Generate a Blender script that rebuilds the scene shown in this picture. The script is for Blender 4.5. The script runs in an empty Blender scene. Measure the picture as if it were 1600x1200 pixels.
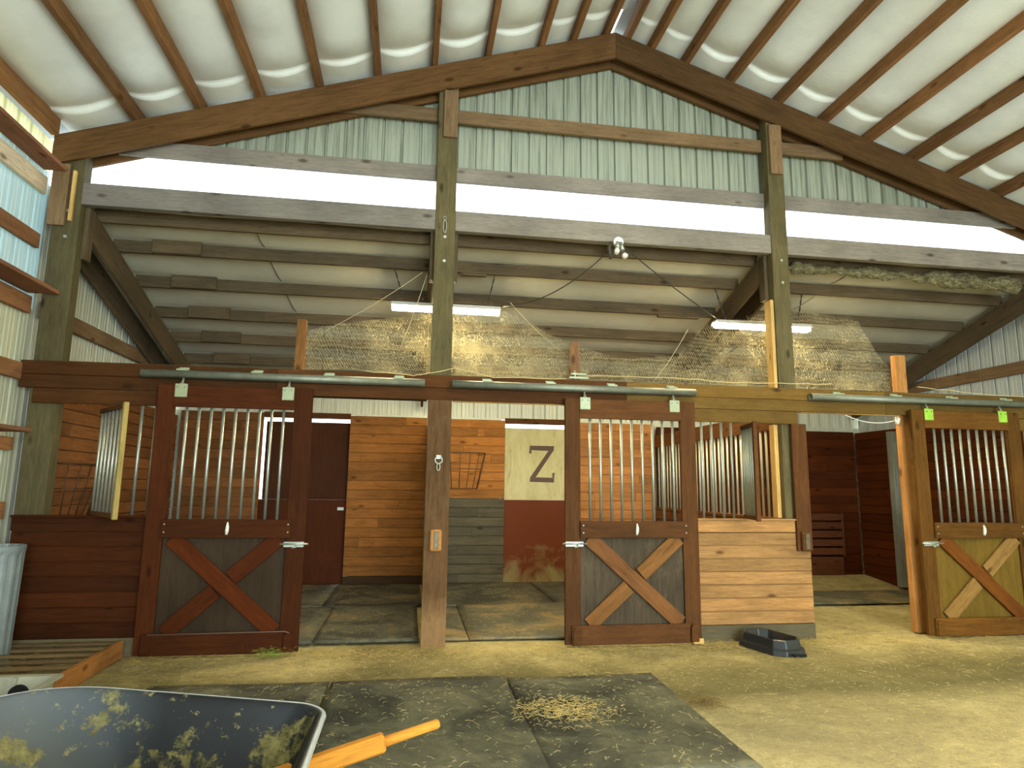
import bpy, math, random
from mathutils import Matrix, Vector
random.seed(7)
sc = bpy.context.scene
C = sc.collection
PI = math.pi

# ------------------------------------------------------------------ camera, world, light, exposure
def make_camera():
    pitch, yaw, roll = [math.radians(a) for a in (8.964, 8.747, 0.712)]
    cp, sp, cy, sy, cr, sr = math.cos(pitch), math.sin(pitch), math.cos(yaw), math.sin(yaw), math.cos(roll), math.sin(roll)
    f = Vector((sy*cp, cy*cp, sp)); r = Vector((cy, -sy, 0)); u = r.cross(f)
    x = cr*r + sr*u; y = -sr*r + cr*u; z = -f
    cam = bpy.data.cameras.new('camera'); o = bpy.data.objects.new('camera', cam); C.objects.link(o)
    cam.sensor_width = 36; cam.lens = 22.80; cam.clip_start = .05; cam.clip_end = 200
    m = Matrix(((x.x, y.x, z.x, 0), (x.y, y.y, z.y, 0), (x.z, y.z, z.z, 1.5), (0, 0, 0, 1)))
    o.matrix_world = m
    sc.camera = o
make_camera()
sc.view_settings.view_transform = 'Standard'; sc.view_settings.look = 'None'; sc.view_settings.gamma = 1
sc.view_settings.use_curve_mapping = False
sc.view_settings.exposure = 0.0
w = bpy.data.worlds.new('overcast_sky'); sc.world = w; w.use_nodes = True
bg = w.node_tree.nodes['Background']; bg.inputs[0].default_value = (.86, .95, 1, 1); bg.inputs[1].default_value = 4.2

def area(name, loc, rot, sx, sy, power, col):
    l = bpy.data.lights.new(name, 'AREA'); l.shape = 'RECTANGLE'; l.size = sx; l.size_y = sy; l.energy = power; l.color = col
    o = bpy.data.objects.new(name, l); C.objects.link(o); o.location = loc; o.rotation_euler = rot
    return o
WARM = (1, .86, .52)
# daylight entering through the big doorway in the end wall behind the camera
area('doorway_daylight', (2.6, -5.9, 2.1), (PI/2+.24, 0, 0), 5.6, 4.0, 1180, (.82, .95, 1))

# ------------------------------------------------------------------ materials
def lin(c): return tuple(((v/255+.055)/1.055)**2.4 if v > 10 else v/255/12.92 for v in c) + (1,)
MATS = {}
class NT:
    def __init__(s, name):
        s.m = bpy.data.materials.new(name); s.m.use_nodes = True; s.t = s.m.node_tree; s.n = s.t.nodes; s.l = s.t.links
        s.b = s.n['Principled BSDF']; s.out = s.n['Material Output']
    def add(s, typ, **kw):
        nd = s.n.new(typ)
        for k, v in kw.items():
            if k.startswith('i_'):
                key = k[2:]; key = int(key) if key.isdigit() else key
                nd.inputs[key].default_value = v
            else: setattr(nd, k, v)
        return nd
    def lk(s, a, b): s.l.new(a, b)
    def coords(s, scale, kind='Object'):
        tc = s.add('ShaderNodeTexCoord'); mp = s.add('ShaderNodeMapping'); mp.inputs['Scale'].default_value = scale
        s.lk(tc.outputs[kind], mp.inputs[0]); return mp.outputs[0]
    def noise(s, vec, scale, detail=5, rough=.6, dist=0):
        nd = s.add('ShaderNodeTexNoise'); nd.inputs['Scale'].default_value = scale; nd.inputs['Detail'].default_value = detail
        nd.inputs['Roughness'].default_value = rough; nd.inputs['Distortion'].default_value = dist
        s.lk(vec, nd.inputs['Vector']); return nd.outputs[0]
    def ramp(s, fac, stops):
        r = s.add('ShaderNodeValToRGB'); e = r.color_ramp.elements
        while len(e) < len(stops): e.new(.5)
        for el, (p, c) in zip(e, stops): el.position = p; el.color = c if len(c) == 4 else tuple(c)+(1,)
        s.lk(fac, r.inputs[0]); return r.outputs[0]
    def math(s, op, a, b=None):
        m = s.add('ShaderNodeMath', operation=op)
        for i, v in enumerate((a, b)):
            if v is None: continue
            if isinstance(v, (int, float)): m.inputs[i].default_value = v
            else: s.lk(v, m.inputs[i])
        return m.outputs[0]
    def mix(s, fac, a, b, mode='MIX'):
        m = s.add('ShaderNodeMix', data_type='RGBA', blend_type=mode)
        for sock, v in ((m.inputs['Factor'], fac), (m.inputs['A'], a), (m.inputs['B'], b)):
            if isinstance(v, (int, float, tuple)): sock.default_value = v
            else: s.lk(v, sock)
        return m.outputs['Result']
    def bump(s, h, strength=.3, dist=.01):
        b = s.add('ShaderNodeBump'); b.inputs['Strength'].default_value = strength; b.inputs['Distance'].default_value = dist
        s.lk(h, b.inputs['Height']); s.lk(b.outputs[0], s.b.inputs['Normal'])
    def col(s, c): s.lk(c, s.b.inputs['Base Color'])
    def set(s, **kw):
        for k, v in kw.items(): s.b.inputs[k].default_value = v
        return s

def wood(name, rgb, var=.25, axis=0, knots=True, rough=.75, wear=None, dirt=None):
    if name in MATS: return MATS[name]
    t = NT(name); sc_ = [9, 9, 9]; sc_[axis] = .8
    gi = t.add('ShaderNodeNewGeometry'); oi = t.add('ShaderNodeObjectInfo')
    tc = t.add('ShaderNodeTexCoord'); off = t.add('ShaderNodeVectorMath', operation='ADD')
    isl = t.math('MULTIPLY', gi.outputs['Random Per Island'], 37.0); isl = t.math('ADD', isl, t.math('MULTIPLY', oi.outputs['Random'], 91.0))
    cmb = t.add('ShaderNodeCombineXYZ'); t.lk(isl, cmb.inputs[0]); t.lk(isl, cmb.inputs[1]); t.lk(isl, cmb.inputs[2])
    t.lk(tc.outputs['Object'], off.inputs[0]); t.lk(cmb.outputs[0], off.inputs[1])
    mp = t.add('ShaderNodeMapping'); mp.inputs['Scale'].default_value = sc_; t.lk(off.outputs[0], mp.inputs[0])
    g = t.noise(mp.outputs[0], 3.0, 8, .65, .6)
    b = lin(rgb); d = tuple(v*(1-1.5*var) for v in b[:3]); l = tuple(min(1, v*(1+1.2*var)) for v in b[:3])
    c = t.ramp(g, [(.28, d), (.5, b), (.75, l)])
    g2 = t.noise(off.outputs[0], 1.6, 3, .5)
    c = t.mix(.55, c, t.ramp(g2, [(.3, (.62, .60, .58)), (.7, (1.25, 1.22, 1.18))]), 'MULTIPLY')
    rnd = t.math('FRACT', t.math('MULTIPLY', isl, .731))
    c = t.mix(.8, c, t.ramp(rnd, [(0, (.74, .76, .78)), (.5, (1, 1, 1)), (1, (1.25, 1.2, 1.14))]), 'MULTIPLY')
    if knots:
        ks = [5, 5, 5]; ks[axis] = 2.2
        mk = t.add('ShaderNodeMapping'); mk.inputs['Scale'].default_value = ks; t.lk(off.outputs[0], mk.inputs[0])
        v = t.add('ShaderNodeTexVoronoi'); v.inputs['Scale'].default_value = 1.0; t.lk(mk.outputs[0], v.inputs['Vector'])
        k = t.ramp(v.outputs['Distance'], [(.06, (.25, .2, .17)), (.15, (1, 1, 1))])
        c = t.mix(.8, c, k, 'MULTIPLY')
    if wear:
        wn = t.noise(off.outputs[0], 3.2, 7, .7)
        c = t.mix(t.ramp(wn, [(.56, (0, 0, 0)), (.68, (.7, .7, .7))]), c, lin(wear))
    if dirt:   # dust and splashes that sit on the lower part of the timber
        sx = t.add('ShaderNodeSeparateXYZ'); g3 = t.add('ShaderNodeNewGeometry'); t.lk(g3.outputs['Position'], sx.inputs[0])
        h = t.math('ADD', sx.outputs[2], t.math('MULTIPLY', t.noise(g3.outputs['Position'], 4, 6), -.5))
        c = t.mix(t.ramp(h, [(0, (.75, .75, .75)), (.25, (0, 0, 0))]), c, lin(dirt))
    fn = t.noise(mp.outputs[0], 14.0, 4, .7)
    c = t.mix(.6, c, t.ramp(fn, [(.33, (.66, .65, .63)), (.5, (1, 1, 1)), (.7, (1.28, 1.27, 1.25))]), 'MULTIPLY')
    t.col(c); t.b.inputs['Roughness'].default_value = rough; t.b.inputs['Specular IOR Level'].default_value = .12; t.bump(t.math('ADD', g, t.math('MULTIPLY', fn, .4)), .5, .006)
    MATS[name] = t.m; return t.m

def plain(name, rgb, rough=.6, metal=0, noise=0, nscale=8, spec=.5):
    if name in MATS: return MATS[name]
    t = NT(name); t.set(**{'Roughness': rough, 'Metallic': metal, 'Specular IOR Level': spec})
    b = lin(rgb)
    if noise:
        n = t.noise(t.coords((1, 1, 1)), nscale, 6)
        t.col(t.ramp(n, [(.3, tuple(v*(1-noise) for v in b[:3])), (.7, tuple(min(1, v*(1+noise)) for v in b[:3]))]))
        t.bump(n, .15, .004)
    else: t.b.inputs['Base Color'].default_value = b
    MATS[name] = t.m; return t.m

W_RAF = lambda: wood('rafter timber', (98, 71, 42), .22)
W_PUR = lambda: wood('purlin timber', (135, 98, 63), .25)
W_GIRT = lambda: wood('girt timber', (128, 104, 76), .2)
W_WEATH_GLOW = lambda: wood('weathered glow grey beam', (134, 128, 120), .14)  # weathered timber, also greyed by the strip's glow put into its colour
W_DARK = lambda: wood('old lean-to timber', (93, 80, 60), .22)
W_POST = lambda: wood('treated post timber', (98, 90, 62), .2, dirt=(140, 116, 80))
W_STAIN = lambda: wood('brown barn stain', (87, 56, 30), .22)
W_DIM = lambda: wood('dim barn stain', (68, 33, 10), .22)  # barn stain with the dimmer light of the left put into its colour
W_PLANK = lambda: wood('stained wall planks', (130, 87, 51), .2)
W_WARMLIT = lambda: wood('warm lit barn stain', (99, 66, 24), .25)  # barn stain with the warm light of the right put into its colour
W_GREY = lambda: wood('bare grey plywood', (80, 70, 56), .25, axis=2, knots=False, wear=(94, 84, 68))
W_PALE = lambda: wood('pale new pine', (214, 176, 108), .12)
W_PINE_LIT = lambda: wood('orange lit pine', (176, 126, 72), .18)
GALV = lambda: plain('galvanised steel', (176, 182, 172), .42, .75, .12, 14)
RAIL = lambda: plain('dull galvanised track', (128, 132, 118), .5, .55, .2, 9)
WHITEP = lambda: plain('white plastic', (232, 232, 220), .4)

def m_siding(name='ribbed white metal siding', rgb=(168, 174, 156), streak=True):
    if name in MATS: return MATS[name]
    t = NT(name); g = t.add('ShaderNodeNewGeometry')
    mp = t.add('ShaderNodeMapping'); mp.inputs['Scale'].default_value = (26, 26, .9); t.lk(g.outputs['Position'], mp.inputs[0])
    n = t.noise(mp.outputs[0], 1.0, 6, .7)
    c = lin(rgb)
    if streak:   # mould runs hanging down from under the roof line
        sx = t.add('ShaderNodeSeparateXYZ'); t.lk(g.outputs['Position'], sx.inputs[0])
        rl = t.math('SUBTRACT', 6.6, t.math('MULTIPLY', t.math('ABSOLUTE', t.math('SUBTRACT', sx.outputs[0], 2.14)), .324))
        dz = t.math('SUBTRACT', rl, sx.outputs[2])
        top = t.ramp(t.math('DIVIDE', dz, 1.8), [(0, (.12, .12, .12)), (.7, (0, 0, 0))])
        f = t.math('ADD', n, top)
        c = t.mix(t.ramp(f, [(.50, (0, 0, 0)), (.74, (.8, .8, .8))]), c, lin((108, 114, 96)))
    else:
        c = t.mix(t.ramp(n, [(.5, (0, 0, 0)), (.8, (.5, .5, .5))]), c, lin((140, 140, 118)))
    t.col(c); t.set(Roughness=.45, Metallic=.1); MATS[name] = t.m; return t.m

def m_leftwall():
    m = m_siding('bright white siding', (226, 234, 232), False); t = m.node_tree; out = t.nodes['Material Output']; b = t.nodes['Principled BSDF']
    tl = t.nodes.new('ShaderNodeBsdfTranslucent'); tl.inputs[0].default_value = (.62, .86, .9, 1); mx = t.nodes.new('ShaderNodeMixShader'); mx.inputs[0].default_value = .3
    t.links.new(b.outputs[0], mx.inputs[1]); t.links.new(tl.outputs[0], mx.inputs[2]); t.links.new(mx.outputs[0], out.inputs[0]); return m
def m_fiberglass(name, tint, clear):
    if name in MATS: return MATS[name]
    t = NT(name); tr = t.add('ShaderNodeBsdfTransparent'); tl = t.add('ShaderNodeBsdfTranslucent'); mx = t.add('ShaderNodeMixShader')
    tr.inputs[0].default_value = (1, 1, 1, 1); tl.inputs[0].default_value = lin(tint); mx.inputs[0].default_value = 1-clear
    t.lk(tr.outputs[0], mx.inputs[1]); t.lk(tl.outputs[0], mx.inputs[2]); t.lk(mx.outputs[0], t.out.inputs[0])
    MATS[name] = t.m; return t.m

def m_insul(name='white insulation facing', rgb=(238, 242, 236)):
    if name in MATS: return MATS[name]
    t = NT(name); n = t.noise(t.coords((1, 1, 1)), 1.3, 5); n2 = t.noise(t.coords((1, 1, 1)), 9, 4)
    b = lin(rgb)
    c = t.ramp(n, [(.35, tuple(v*.86 for v in b[:3])), (.6, b)])
    t.col(c); t.set(Roughness=.55); t.bump(n2, .25, .02); MATS[name] = t.m; return t.m

def m_dirt():
    t = NT('dusty packed dirt'); v = t.coords((1, 1, 1))
    n = t.noise(v, .9, 6, .6, .5); n2 = t.noise(v, 9, 8, .75); n3 = t.noise(v, 60, 5, .7)
    c = t.ramp(n, [(.3, lin((132, 120, 82))), (.5, lin((170, 156, 110))), (.72, lin((200, 186, 138)))])
    c = t.mix(.7, c, t.ramp(n2, [(.3, (.55, .55, .5)), (.5, (1, 1, 1)), (.75, (1.3, 1.28, 1.2))]), 'MULTIPLY')
    mp2 = t.coords((7, 22, 10)); n4 = t.noise(mp2, 1.3, 8, .78, .4)      # trodden hay dust lying in streaks
    c = t.mix(.75, c, t.ramp(n4, [(.34, (.58, .56, .48)), (.48, (.95, .95, .93)), (.56, (1, 1, 1)), (.68, (1.32, 1.3, 1.2))]), 'MULTIPLY')
    vs = t.add('ShaderNodeTexVoronoi'); vs.inputs['Scale'].default_value = 9; t.lk(t.coords((1, 2.2, 1)), vs.inputs['Vector'])
    c = t.mix(.7, c, t.ramp(vs.outputs['Distance'], [(.05, (.42, .38, .30)), (.10, (1, 1, 1))]), 'MULTIPLY')
    c = t.mix(.7, c, t.ramp(n3, [(.32, (.5, .48, .42)), (.5, (1, 1, 1)), (.7, (1.25, 1.22, 1.1))]), 'MULTIPLY')
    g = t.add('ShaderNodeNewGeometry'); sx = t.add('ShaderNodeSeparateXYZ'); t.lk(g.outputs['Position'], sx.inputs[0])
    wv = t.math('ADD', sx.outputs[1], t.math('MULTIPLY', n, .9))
    c = t.mix(t.math('MULTIPLY', t.ramp(t.math('DIVIDE', sx.outputs[1], 10), [(.40, (1, 1, 1)), (.56, (0, 0, 0))]), .5), c, t.mix(.7, lin((236, 224, 190)), c, 'MIX'))  # paler dust toward the camera, also painting in the brighter lit foreground
    band = t.ramp(t.math('DIVIDE', wv, 10), [(.50, (0, 0, 0)), (.535, (1, 1, 1)), (.585, (1, 1, 1)), (.64, (0, 0, 0))])  # greenish darker band, also painting the header's shadow into the dirt
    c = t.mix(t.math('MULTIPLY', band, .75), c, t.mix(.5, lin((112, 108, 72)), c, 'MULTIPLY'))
    t.col(c); t.set(Roughness=.92, **{'Specular IOR Level': .2})
    t.bump(t.math('ADD', n2, t.math('MULTIPLY', n3, .4)), .6, .02); return t.m

def m_mat(name, dust, amount):
    t = NT(name); v = t.coords((1, 1, 1), 'Generated'); g = t.add('ShaderNodeNewGeometry'); v = g.outputs['Position']
    n = t.noise(v, 1.7, 7, .65, .8); n2 = t.noise(v, 26, 6, .8)
    f = t.math('ADD', t.math('MULTIPLY', n, .75), t.math('MULTIPLY', n2, .3))
    c = t.ramp(f, [(.5-amount, lin((58, 60, 54))), (.58-amount*.5, lin((92, 92, 76))), (.8-amount*.5, lin(dust))])
    t.col(c); t.set(Roughness=.6, **{'Specular IOR Level': .35}); t.bump(n2, .4, .006); return t.m

# ------------------------------------------------------------------ mesh helpers
class MB:
    def __init__(s): s.v = []; s.f = []; s.sm = []
    def quad(s, *idx, smooth=False): s.f.append(idx); s.sm.append(smooth)
    def box(s, x0, y0, z0, x1, y1, z1):
        if x0 > x1: x0, x1 = x1, x0
        if y0 > y1: y0, y1 = y1, y0
        if z0 > z1: z0, z1 = z1, z0
        b = len(s.v)
        s.v += [(x0,y0,z0),(x1,y0,z0),(x1,y1,z0),(x0,y1,z0),(x0,y0,z1),(x1,y0,z1),(x1,y1,z1),(x0,y1,z1)]
        for q in ((0,3,2,1),(4,5,6,7),(0,1,5,4),(1,2,6,5),(2,3,7,6),(3,0,4,7)): s.quad(*[b+i for i in q])
        return s
    def tube(s, pts, r, n=8, cap=True, closed=False):
        pts = [Vector(p) for p in pts]; m = len(pts); b = len(s.v)
        rs = r if isinstance(r, (list, tuple)) else [r]*m
        t0 = (pts[1]-pts[0]).normalized(); ref = Vector((0, 0, 1)) if abs(t0.z) < .9 else Vector((1, 0, 0))
        u = t0.cross(ref).normalized()
        for i, p in enumerate(pts):
            if closed: t = (pts[(i+1) % m]-pts[i-1]).normalized()
            else: t = (pts[min(i+1, m-1)]-pts[max(i-1, 0)]).normalized()
            u = (u - t*u.dot(t)).normalized(); w_ = t.cross(u)
            for k in range(n):
                a = 2*PI*k/n; q = p + (u*math.cos(a)+w_*math.sin(a))*rs[i]; s.v.append(tuple(q))
        for i in range(m if closed else m-1):
            j = (i+1) % m
            for k in range(n): s.quad(b+i*n+k, b+i*n+(k+1) % n, b+j*n+(k+1) % n, b+j*n+k, smooth=True)
        if cap and not closed:
            s.quad(*[b+k for k in range(n)][::-1]); s.quad(*[b+(m-1)*n+k for k in range(n)])
        return s
    def prism(s, poly, y0, y1):       # poly of (x, z), extruded along y
        b = len(s.v); n = len(poly)
        s.v += [(x, y0, z) for x, z in poly] + [(x, y1, z) for x, z in poly]
        s.quad(*range(b, b+n)); s.quad(*range(b+2*n-1, b+n-1, -1))
        for i in range(n): j = (i+1) % n; s.quad(b+j, b+i, b+n+i, b+n+j)
        return s
    def grid(s, fn, nu, nv, smooth=True):
        b = len(s.v)
        for j in range(nv+1):
            for i in range(nu+1): s.v.append(tuple(fn(i/nu, j/nv)))
        for j in range(nv):
            for i in range(nu): a = b+j*(nu+1)+i; s.quad(a, a+1, a+nu+2, a+nu+1, smooth=smooth)
        return s
    def build(s, name, mat, parent=None, mw=None, bevel=0):
        me = bpy.data.meshes.new(name); me.from_pydata(s.v, [], s.f); me.update()
        me.polygons.foreach_set('use_smooth', s.sm)
        o = bpy.data.objects.new(name, me); C.objects.link(o)
        if mat: me.materials.append(mat)
        if mw is not None: o.matrix_world = mw
        if parent: o.parent = parent; 
        if parent and parent.type == 'EMPTY':
            pm = Matrix.Translation(parent.location) @ parent.rotation_euler.to_matrix().to_4x4()
            o.matrix_parent_inverse = pm.inverted()
        if bevel:
            bv = o.modifiers.new('bevel', 'BEVEL'); bv.width = bevel; bv.segments = 1; bv.limit_method = 'ANGLE'
        return o

USED = {}
def tag(o, label, cat, group=None, kind=None):
    if label: o['label'] = label
    if cat: o['category'] = cat
    if group: o['group'] = group
    if kind: o['kind'] = kind
    elif cat: o['kind'] = 'thing'
    return o
def struct(o, label, cat): return tag(o, label, cat, kind='structure')
def thing(name, label, cat, loc=(0, 0, 0), group=None, kind=None):
    o = bpy.data.objects.new(name, None); C.objects.link(o); o.location = loc; o.empty_display_size = .1
    return tag(o, label, cat, group, kind)
def timber(name, p0, p1, width, thick, mat, parent=None, up=(0, 0, 1), bevel=.004):
    """straight board from p0 to p1 (centre line), width along 'up', thickness across"""
    p0, p1 = Vector(p0), Vector(p1); x = (p1-p0); L = x.length; x.normalize(); up = Vector(up)
    z = (up - x*up.dot(x)).normalized(); y = z.cross(x)
    mid = (p0+p1)/2
    mw = Matrix(((x.x, y.x, z.x, mid.x), (x.y, y.y, z.y, mid.y), (x.z, y.z, z.z, mid.z), (0, 0, 0, 1)))
    return MB().box(-L/2, -thick/2, -width/2, L/2, thick/2, width/2).build(name, mat, parent, mw, bevel)
def planks(name, p0, p1, z0, z1, mat, parent=None, pitch=.14, thick=.036, gap=.010, joints=2, seed=1, mats=None):
    """wall of horizontal boards standing on the line p0-p1"""
    rd = random.Random(seed); p0, p1 = Vector(p0), Vector(p1); d = p1-p0; L = d.length; x = d.normalized(); y = Vector((-x.y, x.x, 0))
    mw = Matrix(((x.x, y.x, 0, p0.x), (x.y, y.y, 0, p0.y), (0, 0, 1, 0), (0, 0, 0, 1)))
    m = MB(); z = z0; n = max(1, round((z1-z0)/pitch)); pz = (z1-z0)/n
    for i in range(n):
        cuts = [0]+sorted(rd.uniform(.15, .85)*L for _ in range(rd.randint(0, joints)))+[L]
        off = rd.uniform(-.003, .003)
        for a, b in zip(cuts, cuts[1:]):
            if b-a > .05: m.box(a+.001, -thick/2+off, z0+i*pz+gap/2, b-.001, thick/2+off, z0+(i+1)*pz-gap/2)
    m.box(.002, -thick*.12, z0+.002, L-.002, thick*.12, z1-.002)
    return m.build(name, mat, parent, mw, .003)
def siding(name, p0, p1, bot, top, mat, out=1, pitch=.2, parent=None):
    """ribbed metal sheet on the line p0-p1; bot and top give z at distance s"""
    p0, p1 = Vector(p0), Vector(p1); d = p1-p0; L = d.length; x = d.normalized(); y = Vector((-x.y, x.x, 0))*out
    prof = []; s = 0
    while s < L:
        for ds, h in ((0, 0), (.055, 0), (.06, .004), (.066, 0), (.11, 0), (.116, .004), (.121, 0), (pitch-.034, 0), (pitch-.028, .034), (pitch-.008, .034)):
            if s+ds < L: prof.append((s+ds, h))
        s += pitch
    prof.append((L, 0)); m = MB()
    for s_, h in prof:
        q = p0+x*s_+y*h
        m.v += [(q.x, q.y, bot(s_)), (q.x, q.y, max(bot(s_)+.001, top(s_)))]
    for i in range(len(prof)-1): m.quad(2*i, 2*i+2, 2*i+3, 2*i+1)
    o = m.build(name, mat, parent)
    so = o.modifiers.new('thick', 'SOLIDIFY'); so.thickness = .003
    return o
ORD = ['first', 'second', 'third', 'fourth', 'fifth', 'sixth', 'seventh', 'eighth', 'ninth', 'tenth', 'eleventh', 'twelfth']

# ------------------------------------------------------------------ dimensions
YF = 6.48                      # front face of the posts
YB = 10.4                      # inner face of the back wall
XL, XR = -3.6, 7.95            # side walls
AX = 2.14                      # ridge
def roofz(x): return 6.64 - .324*abs(x-AX)            # top of main rafters
def leanz(y): return 4.12 - .31*(y-6.75)              # top of lean-to rafters / underside of purlins

# ------------------------------------------------------------------ ground and shell
def build_floor():
    m = MB(); rd = random.Random(3)
    def hz(x, y):
        z = .010*math.sin(x*1.7+y)*math.sin(y*2.3-x*.6)
        if y > 9.6 and x > 4.2: z += .10*min(1, (y-9.6)/.7)
        return z - .012
    m.grid(lambda u, v: (XL-.1+u*(XR-XL+.2), -6+v*(YB+6.2), hz(XL+u*(XR-XL), -6+v*(YB+6.2))), 90, 120)
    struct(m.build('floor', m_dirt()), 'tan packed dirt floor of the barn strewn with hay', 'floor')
    g = MB().box(-40, -40, -.3, 40, 50, -.16); struct(g.build('ground', plain('outside gravel', (150, 150, 140), .9, 0, .2, 1)), 'gravel ground around the outside of the barn', 'ground')
build_floor()

def build_walls():
    S = m_siding(); S2 = m_siding('aged white siding', (206, 208, 188), False)
    # gable siding above the clear strip
    struct(siding('wall_gable', (XL, 6.70, 0), (XR, 6.70, 0), lambda s: 4.84, lambda s: roofz(XL+s)+.1, S), 'ribbed metal siding of the gable above the stalls', 'wall')
    # left and right side walls of the main bay
    fgl = m_fiberglass('yellowed fibreglass panel', (236, 234, 206), .0)
    struct(siding('wall_left', (XL, 6.6, 0), (XL, -6, 0), lambda s: 0, lambda s: 3.1, m_siding('cream ribbed siding', (206, 208, 180), False), -1), 'cream ribbed side wall on the left of the aisle', 'wall')
    struct(siding('wall_left_upper', (XL, 6.6, 0), (XL, -6, 0), lambda s: 3.1, lambda s: 4.47, m_leftwall(), -1), 'bright bluish upper side wall on the left of the aisle', 'wall')
    o = siding('window_1', (XL, 6.6, 0), (XL, -6, 0), lambda s: 4.47, lambda s: 4.8, fgl, -1, .2); struct(o, 'yellowed translucent panel strip under the left eave', 'window')
    struct(MB().box(XR, -6, 0, XR+.05, 10.5, 5.4).build('wall_right', S2), 'right side wall of the barn', 'wall')
    # end wall behind the camera, round its big doorway
    m = MB(); m.prism([(XL, 0), (-.4, 0), (-.4, 4.2), (5.4, 4.2), (5.4, 0), (XR, 0), (XR, 4.9), (AX, 6.8), (XL, 4.9)], -6.1, -6.0)
    struct(m.build('wall_front', S2), 'end wall of the barn with the big doorway', 'wall')
    # end walls of the lean-to
    struct(siding('wall_lean_to_left', (XL, YB+.1, 0), (XL, 6.6, 0), lambda s: 0, lambda s: leanz(YB+.1-s)+.2, S2, -1), 'ribbed siding closing the left end over the stalls', 'wall')
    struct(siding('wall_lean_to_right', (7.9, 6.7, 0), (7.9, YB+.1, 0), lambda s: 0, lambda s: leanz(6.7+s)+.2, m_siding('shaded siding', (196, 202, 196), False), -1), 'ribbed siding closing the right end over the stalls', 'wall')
    # back wall siding: full width above the plank wall
    struct(siding('wall_back', (XL, YB+.16, 0), (XR, YB+.16, 0), lambda s: 2.58, lambda s: 3.25, S2), 'ribbed siding above the plank back wall of the stalls', 'wall')
    m = MB()   # outer sheet of the back wall, open behind the paddock doors
    for a, b in ((XL, -2.3), (-.9, 1.45), (2.75, XR)): m.box(a, YB+.12, -.1, b, YB+.16, 2.6)
    struct(m.build('wall_back_outer', S2), 'lower outside sheets of the back wall', 'wall')
build_walls()

# clear strip between girt and beam: bright daylight comes through
strip = siding('window_2', (XL+.1, 6.70, 0), (XR-.05, 6.70, 0), lambda s: 4.30, lambda s: min(4.84, roofz(XL+.1+s)+.05), m_fiberglass('clear fibreglass panel', (245, 250, 255), .72))
struct(strip, 'long strip of clear panel glowing with daylight above the beam', 'window')

# ------------------------------------------------------------------ main roof
PX = [-3.50, -2.82, -2.24, -1.67, -1.09, -.49, .11, .69, 1.29, 1.66, 2.05, 2.30, 2.59, 3.00, 3.55, 4.15, 4.72, 5.29, 5.87, 6.41, 7.00, 7.55]
def build_roof():
    m = MB()
    edges = PX
    for a, b in zip(edges, edges[1:]):
        if (a, b) == (2.05, 2.30): continue
        wdt = b-a; sag = min(.135, .25*wdt)
        def fn(u, v, a=a, b=b, sag=sag):
            x = a+u*(b-a); y = -6+v*(6.62+6)
            # more rows near the frame
            y = (-6+11.5*v/.3) if v < .3 else 5.5+1.18*(v-.3)/.7
            f = 1.0
            if y > 5.80:
                t = min(1, (y-5.80)/.42); f = 1-.62*t*t
                if y > 6.22: f = .38+.42*min(1, (y-6.22)/.02)
            prof = (math.sin(PI*u))**.85
            wob = 1+.12*math.sin(y*2.1+a*9)+.07*math.sin(y*5.3+a*4)
            return (x, y, roofz(x)+.152 - sag*prof*f*wob)
        m.grid(fn, 14, 90)
    struct(m.build('ceiling', m_insul()), 'white insulation sheet sagging between the roof purlins', 'ceiling')
    r = MB(); r.prism([(XL-.3, roofz(XL-.3)+.17), (AX-.05, roofz(AX)+.19), (AX-.05, roofz(AX)+.22), (XL-.3, roofz(XL-.3)+.22)], -6.4, 6.75)
    r.prism([(AX+.05, roofz(AX)+.19), (XR+.2, roofz(XR+.2)+.17), (XR+.2, roofz(XR+.2)+.22), (AX+.05, roofz(AX)+.22)], -6.4, 6.75)
    struct(r.build('roof_sheet', plain('metal roofing', (190, 195, 195), .5, .3)), 'metal roofing over the main bay', 'roof')
    c = MB(); c.prism([(AX-.02, roofz(AX)+.10), (AX+.035, roofz(AX)+.10), (AX+.035, roofz(AX)+.125), (AX-.02, roofz(AX)+.125)], 2.0, 6.2)
    tag(c.build('ridge_strip', plain('bright ridge strip metal', (215, 225, 226), .3, .2)), 'pale metal strip running along the ridge between its boards', 'strip')
    eave = 4.80
    for i, x in enumerate(PX):
        z = roofz(x)+.07
        left = x < AX-.05
        if left:
            k = sum(1 for q in PX if x < q < AX-.05)
        else: k = sum(1 for q in PX if AX < q < x)
        side = 'left' if left else 'right'
        if k == 0: lab = 'roof purlin hard against the %s side of the ridge' % side
        else: lab = '%s roof purlin to the %s of the ridge, brown wood' % (ORD[k], side)
        if i == 0: lab = 'lowest roof purlin at the left eave above the yellowed panel'
        o = timber('roof_purlin', (x, -5.95, z), (x, 6.42 if i == 0 else 6.68, z), .19 if i == 0 else .14, .07 if i == 0 else .058, W_PUR(), up=(.324 if left else -.324, 0, 1) if False else (0, 0, 1))
        tag(o, lab, 'purlin', 'purlins under the main roof')
build_roof()

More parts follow.
